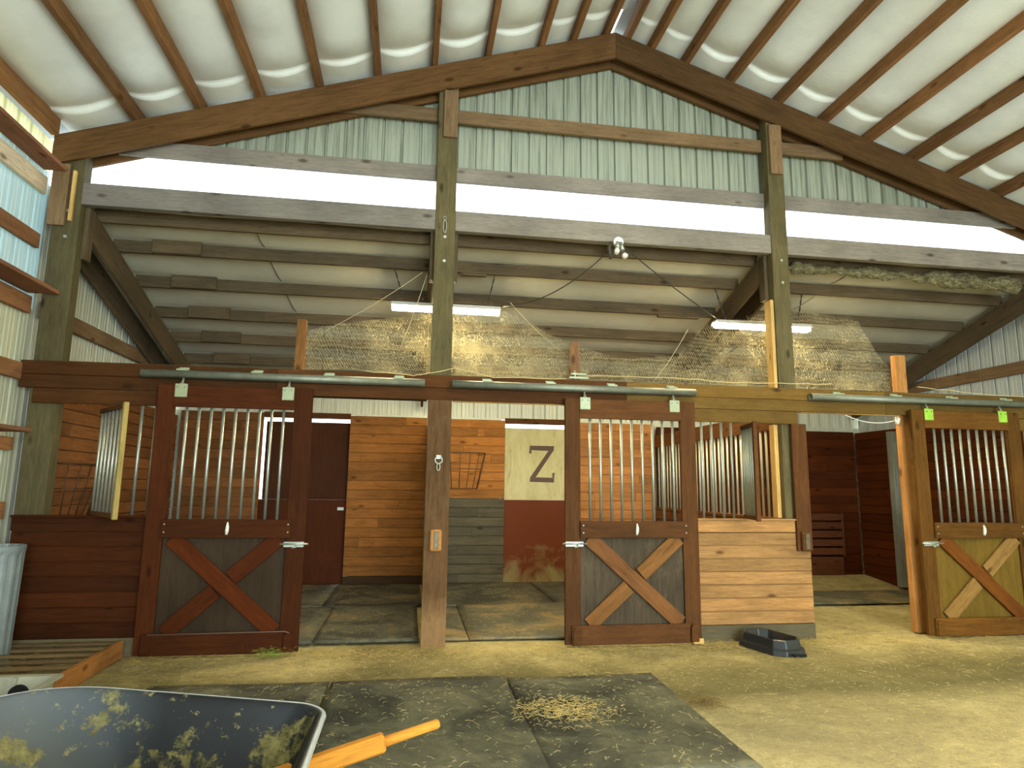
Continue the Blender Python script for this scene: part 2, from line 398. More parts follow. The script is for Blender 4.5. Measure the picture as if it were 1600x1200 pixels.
def raf_pair(y0, y1, where, cat='rafter'):
    for side in (-1, 1):
        xe = XL+.08 if side < 0 else XR-.1
        poly = [(xe, roofz(xe)), (AX, roofz(AX)), (AX, roofz(AX)-.315), (xe, roofz(xe)-.30)]
        if side > 0: poly = [(AX, roofz(AX)), (xe, roofz(xe)), (xe, roofz(xe)-.30), (AX, roofz(AX)-.315)]
        # built in a local frame so that the grain follows the slope
        ang = math.atan(-.324*side); mid = Vector((AX, y0, 0))
        R = Matrix.Translation((AX, y0, roofz(AX))) @ Matrix.Rotation(-ang, 4, 'Y'); Ri = R.inverted()
        m = MB()
        for y in (y0, y1): m.v += [tuple(Ri @ Vector((x, y, z))) for x, z in poly]
        m.quad(0, 3, 2, 1); m.quad(4, 5, 6, 7)
        for i in range(4): j = (i+1) % 4; m.quad(i, j, 4+j, 4+i)
        o = m.build('gable_rafter', W_RAF(), None, R, .004)
        tag(o, '%s rafter of the gable frame sloping down to the %s' % (where, 'left' if side < 0 else 'right'), cat, 'gable frame rafters')
raf_pair(6.44, 6.48, 'front')
raf_pair(6.625, 6.665, 'rear darker')

# ------------------------------------------------------------------ gable girts and the long beams
def girt(name, x0, x1, y, z0, z1, lab, mat=None, th=.04, group=None, cat='girt'):
    return tag(timber(name, (x0, y, (z0+z1)/2), (x1, y, (z0+z1)/2), z1-z0, th, mat or W_GIRT()), lab, cat, group)
def xroof(z): return (6.58-.28-z)/.324
girt('wall_girt', -1.0+.0, .165, 6.60, 5.42, 5.57, 'upper gable girt left of the middle post', group='gable girts')
girt('wall_girt', .375, 3.95, 6.60, 5.42, 5.57, 'upper gable girt between the two tall posts', group='gable girts')
girt('wall_girt', 4.15, 5.0, 6.60, 5.42, 5.57, 'upper gable girt right of the right tall post', group='gable girts')
for a, b, t_ in ((-3.0, .165, 'left of the middle post'), (.375, 3.95, 'between the two tall posts'), (4.15, 7.3, 'right of the right tall post')):
    girt('wall_girt', a, b, 6.60, 4.73, 4.90, 'girt directly above the glowing strip, ' + t_, mat=W_WEATH_GLOW(), group='girts above the strip')
for a, b, t_ in ((-3.25, .165, 'left of the middle post'), (.375, 3.95, 'between the two tall posts'), (4.15, 7.72, 'right of the right tall post')):
    girt('strip_beam', a, b, 6.52, 4.14, 4.36, 'wide wooden beam directly below the glowing strip, ' + t_, mat=W_WEATH_GLOW(), th=.07, group='beams below the strip', cat='beam')
    m_ = girt('strip_sill', a+.01, b-.01, 6.62, 4.30, 4.335, 'flat sill board under the clear strip, ' + t_, mat=W_WEATH_GLOW(), th=.12, group='sills under the strip', cat='board')

# ------------------------------------------------------------------ posts
def post(x0, x1, y0, y1, z1, lab, mat=None, name='post', z0=-.05):
    t = thing(name, lab, 'post', ((x0+x1)/2, (y0+y1)/2, 0))
    timber('shaft', ((x0+x1)/2, (y0+y1)/2, z0), ((x0+x1)/2, (y0+y1)/2, z1), x1-x0, y1-y0, mat or W_POST(), t, up=(1, 0, 0), bevel=.006)
    return t
P1 = post(-3.47, -3.23, 6.48, 6.62, 4.78, 'thick corner post standing by the left wall of the aisle')
P2 = post(.165, .375, 6.48, 6.62, roofz(.27)-.02, 'middle tall post between the two left stall openings')
P3 = post(3.955, 4.150, 6.48, 6.62, roofz(4.05)-.02, 'right tall post above the wall with the barred window')
P4 = post(7.72, 7.9, 6.48, 6.62, roofz(7.8)-.02, 'tall post at the right end of the stalls')
for p, x, zb, zt in ((P1, -3.42, 3.9, 4.50), (P2, .295, 5.17, 5.69), (P3, 4.05, 5.09, 5.68)):
    wd = .15
    timber('gusset_block', (x, 6.46, zb), (x, 6.46, zt+.02), wd, .036, W_GIRT(), p, up=(1, 0, 0))
timber('gusset_block', (-3.30, 6.46, 3.95), (-3.30, 6.46, 4.46), .03, .036, W_PALE(), P1, up=(1, 0, 0))
for p, x in ((P2, .27), (P3, 4.06), (P1, -3.33)):
    for z in (4.06, 3.80):
        MB().tube([(x, 6.482, z), (x, 6.470, z)], .016, 10).build('bolt', GALV(), p)
# stained casing boards round the lower part of the middle post
for a, b, z1, p in ((.152, .385, 2.34, P2),):
    o = timber('casing_board', ((a+b)/2, 6.455, -.02), ((a+b)/2, 6.455, z1), b-a, .045, wood('post casing stain', (92, 68, 44), .25, wear=(96, 88, 60), dirt=(150, 118, 80)), p, up=(1, 0, 0))
o = timber('casing_board', (4.11, 6.418, .87), (4.11, 6.418, 2.2), .17, .034, W_STAIN(), P3, up=(1, 0, 0))
timber('side_board', (3.932, 6.565, 2.60), (3.932, 6.565, 3.60), .13, .04, W_PALE(), P3, up=(0, 1, 0))
o = timber('inner_stud', (3.93, 6.6, 1.2), (3.93, 6.6, 2.2), .045, .10, W_PALE(), P3, up=(1, 0, 0))

# ------------------------------------------------------------------ lean-to roof over the stalls
LY = [6.83, 7.29, 7.92, 8.56, 9.15, 9.74, 10.25]
def build_lean():
    m = MB()
    for a, b in zip([6.70]+LY, LY+[10.55]):
        def fn(u, v, a=a, b=b):
            x = XL+u*(XR-XL); y = a+v*(b-a)
            return (x, y, leanz(y)+.150-.026*math.sin(PI*v)**.6*(1+.4*math.sin(x*3+a*5)))
        m.grid(fn, 100, 8)
    struct(m.build('ceiling_lean_to', m_insul('dull insulation facing', (198, 196, 176))), 'dusty insulation facing under the low roof over the stalls', 'ceiling')
    r = MB(); b = len(r.v)
    r.v += [(XL-.2, 6.72, leanz(6.72)+.24), (XR+.2, 6.72, leanz(6.72)+.24), (XR+.2, 10.9, leanz(10.9)+.24), (XL-.2, 10.9, leanz(10.9)+.24),
            (XL-.2, 6.72, leanz(6.72)+.27), (XR+.2, 6.72, leanz(6.72)+.27), (XR+.2, 10.9, leanz(10.9)+.27), (XL-.2, 10.9, leanz(10.9)+.27)]
    for q in ((0,3,2,1),(4,5,6,7),(0,1,5,4),(1,2,6,5),(2,3,7,6),(3,0,4,7)): r.quad(*q)
    struct(r.build('roof_sheet_lean_to', plain('metal roofing', (190, 195, 195), .5, .3)), 'metal roofing over the low stall roof', 'roof')
    # seams of the insulation sheets
    bays = [(-3.2, .12, 'left bay'), (.43, 3.90, 'middle bay'), (4.19, 7.66, 'right bay')]
    rows = ['topmost', 'second', 'third', 'fourth', 'fifth', 'sixth', 'lowest']
    for (x0, x1, bn) in bays:
        for r_, y in enumerate(LY):
            z = leanz(y)+.07
            o = timber('lean_to_purlin', (x0-.06, y, z), (x1+.06, y, z), .14, .042, W_DARK())
            tag(o, '%s purlin under the low roof in the %s' % (rows[r_], bn), 'purlin', 'purlins under the low roof, ' + bn)
            if bn == 'left bay' and r_ > 0:
                e = timber('lap_board', (-2.85, y-.045, z+.006), (-2.35, y-.045, z+.006), .15, .04, W_DARK(), o)
                e.matrix_parent_inverse = o.matrix_world.inverted()
            if (bn, r_) in (('middle bay', 1), ('middle bay', 2)):
                xx = (.50, .80) if r_ == 1 else (3.15, 3.72)
                e = timber('cleat', (xx[0], y, z-.085), (xx[1], y, z-.085), .03, .05, W_DARK(), o)
                e.matrix_parent_inverse = o.matrix_world.inverted()
    for xc, nm in ((-3.35, 'corner post'), (.27, 'middle tall post'), (4.05, 'right tall post'), (7.8, 'right end post')):
        hw = .125 if nm != 'corner post' else .14
        for sgn, sd in ((-1, 'left'), (1, 'right')):
            x = xc+sgn*hw
            if x < XL+.03: x = XL+.05
            if nm == 'right end post' and sgn > 0: continue
            p0 = Vector((x, 6.66, leanz(6.66)-.125)); p1 = Vector((x, 10.36, leanz(10.36)-.125))
            t = thing('lean_to_rafter', 'sloping rafter under the low roof on the %s of the %s' % (sd, nm), 'rafter', tuple(p0), 'rafters under the low roof')
            timber('beam', p0-Vector((0, 0, .02)), p1-Vector((0, 0, .02)), .275, .04, W_DARK(), t)
            timber('bearing_block', (x, 6.64, 3.62), (x, 6.64, 4.15), .12, .041, W_DARK(), t, up=(0, 1, 0))
build_lean()
girt('end_girt', 0, 1, 0, 0, .1, 'x') if False else None
o = timber('end_wall_girt', (-3.55, 6.64, 3.115), (-3.55, YB+.05, 3.115), .16, .045, W_GIRT()); tag(o, 'girt across the siding at the left end over the stalls', 'girt')
o = timber('end_wall_girt', (7.86, 6.7, 3.12), (7.86, YB+.05, 3.12), .16, .045, W_GIRT()); tag(o, 'girt across the siding at the right end over the stalls', 'girt')

# ------------------------------------------------------------------ girts, ledges on the left wall
LG = [(4.20, 4.37, 4.455, 'highest'), (3.66, 3.80, 0, 'second'), (3.03, 3.19, 3.235, 'third'), (2.41, 2.56, 0, 'fourth'), (1.765, 1.88, 1.935, 'fifth'), (1.16, 1.31, 0, 'sixth'), (.5, .64, 0, 'lowest')]
for z0, z1, led, nm in LG:
    t = thing('wall_girt', '%s horizontal girt on the left wall siding%s' % (nm, ' with a flat ledge board on it' if led else ''), 'girt', (-3.55, 3, (z0+z1)/2), 'girts on the left wall')
    timber('girt_board', (-3.555, -5.9, (z0+z1)/2), (-3.555, 6.46, (z0+z1)/2), z1-z0, .045, wood('side girt timber', (158, 112, 76), .2) if nm != 'highest' else wood('pale side girt', (204, 190, 164), .15), t)
    if led:
        xe = -3.30 if nm != 'highest' else -3.36
        timber('ledge_board', ((XL+xe)/2+.015, -5.9, led), ((XL+xe)/2+.015, 6.44 if nm != 'fifth' else 6.28, led), .036, xe-XL-.03, wood('ledge timber', (142, 100, 74), .2), t)

# ------------------------------------------------------------------ stall front: header, sills, plank walls
HD = wood('header stain', (72, 44, 20), .2); HD2 = wood('half lit header stain', (88, 54, 26), .22); HD3 = wood('lit header stain', (114, 88, 42), .2)  # one header paint; light growing rightward is put into the three tones
t = thing('stall_header', 'long header of brown boards across the top of the stall fronts', 'header', (2, 6.46, 2.2))
for z0, z1 in ((2.465, 2.59), (2.34, 2.462)):
    for a, b in ((-3.55, -1.3), (-1.298, 2.2), (2.202, 5.2), (5.202, 7.9)):
        timber('header_board', (a, 6.46, (z0+z1)/2), (b, 6.46, (z0+z1)/2), z1-z0, .038, HD if a < -1.3 else HD2 if a < 2 else HD3, t)
for a, b in ((-3.42, -2.18), (2.86, 4.13), (6.7, 7.85)):
    timber('header_board', (a, 6.458, 2.268), (b, 6.458, 2.268), .135, .038, HD if a < 0 else HD3, t)
for a, b in ((-3.22, .16), (.38, 3.95), (4.155, 7.71)): timber('top_plate', (a, 6.555, 2.585), (b, 6.555, 2.585), .03, .15, wood('dusty plate', (96, 78, 52), .25), t)
for a, b, nm in ((.40, 1.60, 'middle stall opening'), (4.20, 5.42, 'right stall opening'), (-1.05, .14, 'left stall opening')):
    tag(timber('opening_batten', (a, 6.515, 2.352), (b, 6.515, 2.352), .035, .055, W_PALE() if a > 0 else HD), '%s batten along the top of the %s' % ('pale' if a > 0 else 'brown', nm), 'batten', 'battens over the stall openings')

def stall_front(name, x0, x1, ztop, lab, seed, mat, dy=0, xt=None):
    xt = xt or x1
    t = thing(name, lab, 'stall wall', ((x0+x1)/2, 6.5, 0))
    planks('plank_panel', (x0, 6.50+dy, 0), (x1, 6.50+dy, 0), .14, ztop-.13, mat, t, .133, seed=seed, joints=0)
    timber('bottom_board', (x0, 6.495+dy, .06), (x1, 6.495+dy, .06), .16, .045, wood('grey kick board', (104, 96, 74), .15), t)
    timber('top_board', (x0, 6.49+dy, ztop-.065), (xt, 6.49+dy, ztop-.065), .12, .045, mat, t)
    timber('sill', (x0+.0, 6.475+dy, ztop+.003), (xt, 6.475+dy, ztop+.003), .018, .07, mat, t)
    return t
stall_front('stall_front_wall', 2.86, 4.19, 1.185, 'brown plank wall under the barred window beside the feed pan', 11, wood('faded plank stain', (163, 124, 79), .22), -.045, 4.02)
stall_front('stall_front_wall', -3.45, -2.2, 1.185, 'dark plank wall under the swung open grill by the left corner post', 12, W_DIM(), -.045)
stall_front('stall_front_wall', 6.7, 7.72, 1.185, 'plank wall at the right edge past the honey coloured door', 13, W_WARMLIT())

def bars(parent, xs, y, z0, z1, r=.0135):
    for x in xs: MB().tube([(x, y, z0), (x, y, z1)], r, 10).build('bar', GALV(), parent)
# window bars in the front walls
t = thing('window_grill', 'fixed pipe bars in the stall window between the middle door and the right tall post', 'grill', (3.5, 6.5, 1.2))
bars(t, [2.93+.112*i for i in range(5)], 6.5, 1.19, 2.22)
t = thing('window_grill', 'two fixed pipe bars beside the left stall door', 'grill', (-2.4, 6.5, 1.2))
bars(t, [-2.50, -2.375, -2.25], 6.5, 1.19, 2.22)
t = thing('window_grill', 'pipe bars at the far right edge past the honey coloured door', 'grill', (7.2, 6.5, 1.2))
bars(t, [6.78+.112*i for i in range(8)], 6.5, 1.19, 2.22)

def gate(name, hinge, free, z0, z1, n, lab, wmat, endmat, th=.035):
    h, f = Vector((hinge[0], hinge[1], 0)), Vector((free[0], free[1], 0)); d = (f-h)
    t = thing(name, lab, 'grill gate', (h.x, h.y, z0))
    Z = lambda z: Vector((0, 0, z))
    timber('top_rail', h+Z(z1-.02), f+Z(z1-.02), .04, th, wmat, t)
    timber('bottom_rail', h+Z(z0+.02), f+Z(z0+.02), .04, th, wmat, t)
    timber('end_stile', f+Z(z0-.01), f+Z(z1+.01), .045, .04, endmat, t, up=d.normalized())
    for i in range(n):
        p = h+d*((i+.35)/(n+.3)); MB().tube([p+Z(z0+.03), p+Z(z1-.03)], .0125, 8).build('bar', GALV(), t)
    return t
gate('swinging_grill', (-2.81, 6.42), (-2.38, 5.85), 1.20, 2.15, 6, 'barred feed gate swung open with a pale wooden end stile, left window', W_STAIN(), wood('olive pine', (178, 156, 92), .12))
gate('swinging_grill', (3.46, 6.42), (3.36, 5.98), 1.20, 2.16, 7, 'barred feed gate swung open toward the camera with a dark stile, middle window', W_STAIN(), W_STAIN())

# ------------------------------------------------------------------ sliding doors
def hanger(parent, x, mat):
    b = MB(); b.box(x-.055, 6.315, 2.275, x+.055, 6.325, 2.40); 
    b.box(x-.02, 6.325, 2.38, x+.02, 6.37, 2.41)
    o = b.build('hanger', mat, parent, bevel=.006)
    c = MB(); c.tube([(x, 6.33, 2.40), (x, 6.37, 2.47)], .012, 8); c.build('hanger_bolt', RAIL(), o)
    for dx in (-.03, .03):
        n = MB(); n.tube([(x+dx, 6.315, 2.37), (x+dx, 6.309, 2.37)], .008, 8); n.build('screw', RAIL(), o)
    return o
def sliding_door(x0, x1, xb0, xb1, nb, lab, frame, panel, brace, plate, seed, open_face=.0, latch_x=None, brace2=None):
    t = thing('sliding_stall_door', lab, 'stall door', ((x0+x1)/2, 6.36, 0), 'sliding stall doors')
    sl, sr = x0+.155, x1-.165
    timber('stile', ((x0+sl)/2, 6.355, .012), ((x0+sl)/2, 6.355, 2.39), sl-x0, .045, frame, t, up=(1, 0, 0))
    timber('stile', ((sr+x1)/2, 6.355, .012), ((sr+x1)/2, 6.355, 2.39), x1-sr, .045, frame, t, up=(1, 0, 0))
    timber('top_rail', (sl-.01, 6.345, 2.285), (sr+.01, 6.345, 2.285), .195, .045, frame, t)
    timber('middle_rail', (sl-.01, 6.318, 1.09), (sr+.045, 6.318, 1.09), .165, .035, frame, t)
    timber('bottom_rail', (x0+.06, 6.318, .10), (x1-.13, 6.318, .10), .18, .035, frame, t)
    MB().box(sl-.01, 6.36, .05, sr+.01, 6.375, 1.15).build('panel', panel, t)
    cx0, cx1, cz0, cz1 = sl+.05, sr-.02, .19, 1.01
    # crossed braces lying between the rails, each cut flush with them
    def br(xa, za, xb, zb, y, mat, th=.022):
        o = timber('brace', (xa, y, za), (xb, y, zb), .145, th, mat, t); return o
    br(cx0+.03, cz1-.0, cx1-.03, cz0+.0, 6.334, brace)
    L = Vector((cx1-cx0-.06, 0, cz1-cz0)); mid = Vector(((cx0+cx1)/2, 0, (cz0+cz1)/2)); u = L.normalized()
    g = .085
    for s_ in (-1, 1):
        a = mid+u*s_*g; b = mid+u*s_*L.length/2
        timber('brace', (a.x, 6.338, a.z), (b.x, 6.338, b.z), .145, .03, brace2 or brace, t)
    bars(t, [xb0+(xb1-xb0)*i/(nb-1) for i in range(nb)], 6.358, 1.16, 2.2)
    hanger(t, x0+.205, plate); hanger(t, x1-.225, plate)
    # white plastic clip and screws on the middle rail
    cxm = (xb0+xb1)/2+.02
    MB().tube([(cxm-.004, 6.296, 1.04), (cxm, 6.29, 1.075), (cxm+.002, 6.29, 1.11), (cxm, 6.297, 1.15)], [.012, .017, .015, .006], 8).build('clip', WHITEP(), t)
    for x in (sl+.02, sr+.02):
        for z in (1.06, 1.13): MB().tube([(x, 6.301, z), (x, 6.297, z)], .007, 6).build('screw', GALV(), t)
    if seed == 1: MB().tube([(x0+.12, 6.296, .188), (x1-.12, 6.296, .196), (x1-.085, 6.296, .186), (x1-.06, 6.296, .15), (x1-.05, 6.296, .10)], .006, 6).build('highlight_strip', plain('groove highlight strip', (112, 84, 70), .8), t)  # pale strip standing in for the highlight along the bottom rail's groove
    if latch_x is not None:
        l = MB(); l.box(latch_x-.09, 6.318, .925, latch_x+.09, 6.330, .975); lo = l.build('latch', GALV(), t, bevel=.003)
        MB().tube([(latch_x-.12, 6.308, .955), (latch_x+.13, 6.308, .955)], .009, 8).build('bolt_rod', GALV(), lo)
        MB().tube([(latch_x+.02, 6.308, .955), (latch_x+.03, 6.29, .93), (latch_x-.01, 6.285, .92)], .006, 6).build('bolt_knob', GALV(), lo)
    # rounded floor guides at the bottom corners
    for gx in (x0+.11, x1-.085):
        MB().prism([(gx-.04, .02), (gx+.04, .02), (gx+.04, .15), (gx+.02, .18), (gx-.02, .18), (gx-.04, .15)], 6.285, 6.299).build('guide_block', frame, t, bevel=.004)
    return t
PLATE = plain('light zinc plate', (158, 166, 134), .45, .2, .1, 20)
GREENP = plain('lime green plate', (150, 200, 60), .5, 0, .15, 14)
sliding_door(-2.32, -.94, -2.06, -1.20, 9, 'dark red brown sliding stall door with crossed braces, nearest the left corner', W_DIM(), wood('dark door panel', (57, 46, 34), .18, axis=2, knots=False), wood('red brace', (80, 36, 9), .2), PLATE, 1, latch_x=-1.03)
sliding_door(1.52, 2.90, 1.78, 2.66, 9, 'middle faded brown sliding stall door beside the plank wall', W_STAIN(), W_GREY(), wood('faded brace', (105, 71, 42), .3), PLATE, 2, latch_x=1.61, brace2=wood('tan brace', (114, 80, 44), .3))
sliding_door(5.42, 6.78, 5.70, 6.56, 9, 'honey coloured sliding stall door at the right side with green hanger plates', W_WARMLIT(), wood('honey panel', (113, 90, 35), .15, axis=2, knots=False), wood('orange brace', (106, 62, 22), .2), GREENP, 3, latch_x=5.52, brace2=wood('straw brace', (140, 108, 60), .2))
o = MB().box(2.80, 6.29, .0, 2.90, 6.31, .05).build('offcut', W_PALE()); tag(o, 'small pale wood offcut at the foot of the middle door', 'wood block')

def track(x0, x1, lab):
    t = thing('door_track', lab, 'track', ((x0+x1)/2, 6.38, 2.46), 'sliding door tracks')
    m = MB(); n = 12; b = len(m.v); R = .036
    prof = [(R*math.sin(a), R*math.cos(a)) for a in [(-.85+1.7*i/n)*PI for i in range(n+1)]]
    for x in (x0, x1):
        for (py, pz) in prof: m.v.append((x, 6.375+py, 2.495+pz))
    for i in range(n): m.quad(i, i+1, n+2+i, n+1+i, smooth=True)
    o = m.build('rail', RAIL(), t); so = o.modifiers.new('s', 'SOLIDIFY'); so.thickness = .004
    k = max(3, int((x1-x0)/.75)+1)
    for i in range(k):
        x = x0+.35+(x1-x0-.6)*i/(k-1)
        MB().box(x-.05, 6.36, 2.530, x+.05, 6.44, 2.548).box(x-.045, 6.425, 2.52, x+.045, 6.44, 2.57).build('track_bracket', PLATE, t, bevel=.003)
    return t
track(-2.49, .11, 'grey steel door track above the left stall door')
track(.38, 2.93, 'grey steel door track above the middle stall door')
track(4.25, 6.95, 'grey steel door track above the right stall door')

# short timber stubs rising above the header, jamb timber in the right opening
STUBM = W_PINE_LIT()  # pine with the orange light on the jamb post put into its colour
for x, z, nm, mt in ((-1.12, 3.12, 'left', wood('red stub', (132, 92, 50), .15)), (1.68, 3.02, 'middle', wood('brown stub', (128, 96, 68), .15)), (5.50, 3.04, 'right', STUBM)):
    o = timber('stub_post', (x, 6.565, 0.0 if nm == 'right' else 2.601), (x, 6.565, z), .09 if nm != 'right' else .13, .08, mt, up=(1, 0, 0))
    tag(o, {'left': 'short timber stub standing on the header above the dark red brown door', 'middle': 'short brown timber stub on the header above the middle door', 'right': 'warm lit jamb post beside the honey coloured door, its top rising above the header'}[nm], 'stub post')

# ------------------------------------------------------------------ stall partitions and back wall
def part_wall(x, y0, y1, z1, lab, mat, seed, name='stall_partition', z0=.0):
    t = thing(name, lab, 'stall partition', (x, (y0+y1)/2, 0))
    planks('plank_panel', (x, y0, 0), (x, y1, 0), z0, z1, mat, t, .14, seed=seed)
    return t
part_wall(-3.50, 6.66, YB-.02, 2.5, 'plank lining on the left end wall of the left stall', W_PLANK(), 21)
part_wall(.27, 6.64, YB-.02, 2.45, 'plank partition between the two left stalls, seen edge on behind the middle post', W_PLANK(), 22)
t = part_wall(4.05, 6.64, YB-.02, 1.15, 'half height plank partition with pipe bars right of the middle stall', W_PLANK(), 23)
timber('top_board', (4.05, 6.64, 2.27), (4.05, YB-.03, 2.27), .20, .04, W_PLANK(), t)
timber('cap_rail', (4.05, 6.64, 1.17), (4.05, YB-.03, 1.17), .04, .07, W_PLANK(), t)
for i in range(30):
    y = 6.85+.118*i; MB().tube([(4.05, y, 1.18), (4.05, y, 2.18)], .0135, 8).build('bar', plain('pale pipe', (214, 212, 188), .4, .3), t)
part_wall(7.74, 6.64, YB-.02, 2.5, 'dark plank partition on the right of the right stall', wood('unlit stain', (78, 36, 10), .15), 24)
o = timber('corner_stud', (7.66, 9.42, .02), (7.66, 9.42, 2.45), .10, .11, wood('grey weathered stud', (140, 142, 130), .2), up=(1, 0, 0)); tag(o, 'grey weathered stud on the dark partition inside the right stall', 'stud')

def back_panel(x0, x1, z0, z1, lab, mat, seed, y=YB, cap=True):
    t = thing('back_wall_planks', lab, 'plank wall', ((x0+x1)/2, y, 0), 'plank panels of the back wall')
    planks('plank_panel', (x0, y+.02, 0), (x1, y+.02, 0), z0, z1, mat, t, .14, seed=seed)
    return t
back_panel(XL+.15, -2.25, .0, 2.58, 'back wall planks in the left corner of the left stall', W_PLANK(), 31)
t = back_panel(-.95, .24, .13, 2.56, 'reddish back wall planks behind the left stall opening', wood('bright back planks', (151, 102, 53), .22), 32, y=YB-.06)
timber('bottom_board', (-.95, YB-.05, .065), (.24, YB-.05, .065), .13, .045, wood('dark kick board', (70, 52, 36), .2), t)
t = back_panel(.30, 1.50, 1.30, 2.56, 'upper back wall planks with the wire hay rack, middle stall', wood('orange back planks', (160, 107, 53), .2), 33)
planks('grey_plank_panel', (.30, YB+.02, 0), (1.50, YB+.02, 0), .0, 1.30, wood('grey worn planks', (85, 81, 66), .2), t, .14, seed=34)
back_panel(2.72, 4.03, .0, 2.56, 'back wall planks seen through the bars of the middle door', wood('tan back planks', (176, 124, 74), .2), 35)
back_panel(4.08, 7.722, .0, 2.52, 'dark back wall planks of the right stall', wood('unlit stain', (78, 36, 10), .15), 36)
for a, b, nm in ((-2.25, -.95, 'left'), (1.50, 2.72, 'middle')):
    tag(timber('door_header', (a, YB+.03, 2.55), (b, YB+.03, 2.55), .09, .05, W_STAIN()), 'brown board above the paddock door of the %s stall' % nm, 'board', 'boards above the paddock doors')

# paddock doors (a gap of daylight above each)
DK = wood('dark door sheet', (73, 42, 25), .1, axis=2, knots=False)
t = thing('paddock_door', 'dark brown two part paddock door at the back of the left stall', 'door', (-1.55, YB+.09, 0), 'paddock doors')
MB().box(-2.215, YB+.06, 1.262, -.96, YB+.10, 2.45).build('upper_leaf', DK, t, bevel=.004)
MB().box(-2.30, YB+.06, -.02, -.96, YB+.105, 1.261).build('lower_leaf', wood('dark door sheet low', (80, 41, 20), .1, axis=2, knots=False), t, bevel=.004)
MB().box(-1.09, YB+.045, 1.10, -.99, YB+.06, 1.15).build('latch', GALV(), t, bevel=.004)
t = thing('paddock_door', 'two part paddock door with a whitewashed upper leaf bearing a letter Z', 'door', (2.1, YB+.09, 0), 'paddock doors')
def m_whitewash():
    tt = NT('whitewashed plywood'); v = tt.coords((5, 5, 1.2)); n = tt.noise(v, 1.6, 7, .7, 1.2); n2 = tt.noise(tt.coords((1, 1, 1)), 2.5, 5)
    c = tt.ramp(n, [(.42, lin((202, 196, 150))), (.62, lin((184, 176, 130))), (.72, lin((128, 118, 78)))]); tt.col(c); tt.set(Roughness=.6, **{'Specular IOR Level': .15}); return tt.m
up = MB().box(1.45, YB+.05, 1.286, 2.76, YB+.09, 2.44).build('upper_leaf', m_whitewash(), t, bevel=.003)
def m_lower():
    tt = NT('stained door with splashes'); g = tt.add('ShaderNodeNewGeometry'); sx = tt.add('ShaderNodeSeparateXYZ'); tt.lk(g.outputs['Position'], sx.inputs[0])
    n = tt.noise(g.outputs['Position'], 2.6, 6, .65, .5)
    h = tt.math('SUBTRACT', n, tt.math('MULTIPLY', tt.math('SUBTRACT', sx.outputs[2], .30), .55))
    tt.col(tt.mix(tt.ramp(h, [(.42, (0, 0, 0)), (.66, (.8, .8, .8))]), lin((102, 50, 26)), lin((140, 132, 92)))); tt.set(Roughness=.6, **{'Specular IOR Level': .12}); return tt.m
MB().box(1.45, YB+.04, -.02, 2.76, YB+.09, 1.285).build('lower_leaf', m_lower(), t, bevel=.003)
# the letter Z, slab serifs
zx, zz, W_, H_, th = 1.915, 1.575, .405, .585, .075
zy = YB+.05
def P(u, v): return (zx+u*W_, zz+v*H_)
m = MB()
m.prism([P(.0, 1), P(1, 1), P(.98, .86), P(.05, .875)], zy-.004, zy)
m.prism([P(.0, 1), P(.06, .875), P(.08, .78), P(-.03, .78)], zy-.0041, zy)
m.prism([P(.78, .88), P(.98, .88), P(.24, .12), P(.02, .12)], zy-.0042, zy)
m.prism([P(.0, .0), P(1.0, -.01), P(1.0, .12), P(.03, .13)], zy-.0043, zy)
m.prism([P(.93, .12), P(1.0, .12), P(1.03, .26), P(.93, .25)], zy-.0044, zy)
m.build('letter', plain('brown letter paint', (84, 62, 46), .6), up)

# slatted vent panel low on the back wall of the right stall
t = thing('slatted_feeder', 'dark slatted board feeder low on the back wall of the right stall', 'feeder', (7.0, YB-.1, 0))
MK = wood('feeder slats', (96, 58, 38), .15)
for i in range(5):
    timber('slat', (6.2, YB-.10, .48+.142*i), (7.30, YB-.10, .48+.142*i), .112, .03, MK, t)
timber('end_board', (7.32, YB-.06, .40), (7.32, YB-.06, 1.12), .04, .11, MK, t, up=(1, 0, 0))
timber('end_board', (6.18, YB-.06, .40), (6.18, YB-.06, 1.12), .04, .11, MK, t, up=(1, 0, 0))
timber('base_board', (6.18, YB-.06, .24), (7.32, YB-.06, .24), .3, .04, MK, t)

# wire hay racks
def hay_rack(name, lab, mw):
    t = thing(name, lab, 'hay rack'); t.matrix_world = mw
    RM = plain('rusty wire', (78, 56, 40), .6, .4)
    def part(nm, pts, r=.006): 
        o = MB().tube(pts, r, 6).build(nm, RM); o.parent = t; return o
    W2 = .42; D = .30
    top = []; bot = []
    for i in range(9):
        a = PI*i/8; top.append((-W2*math.cos(a), -D*math.sin(a)**.6 if 0 < i < 8 else 0, .55)); bot.append((-W2*.72*math.cos(a), -D*.5*math.sin(a)**.6 if 0 < i < 8 else 0, 0))
    part('rim_wire', top, .008); part('bottom_wire', bot, .007)
    mid = [tuple((Vector(p)*.55+Vector(q)*.45)) for p, q in zip(top, bot)]; part('middle_wire', mid)
    for p, q in zip(top, bot): part('wire', [p, q])
    for k in (-.5, 0, .5): part('floor_wire', [(W2*.72*k, -.15, 0), (W2*.72*k, 0, 0)])
    return t
hay_rack('hay_rack', 'black wire hay rack on the back planks of the middle stall', Matrix.Translation((.76, YB-.01, 1.46)))
hay_rack('hay_rack', 'dark wire hay rack on the side planks of the left stall', Matrix.Translation((-3.482, 7.40, 1.12)) @ Matrix.Rotation(PI/2, 4, 'Z'))

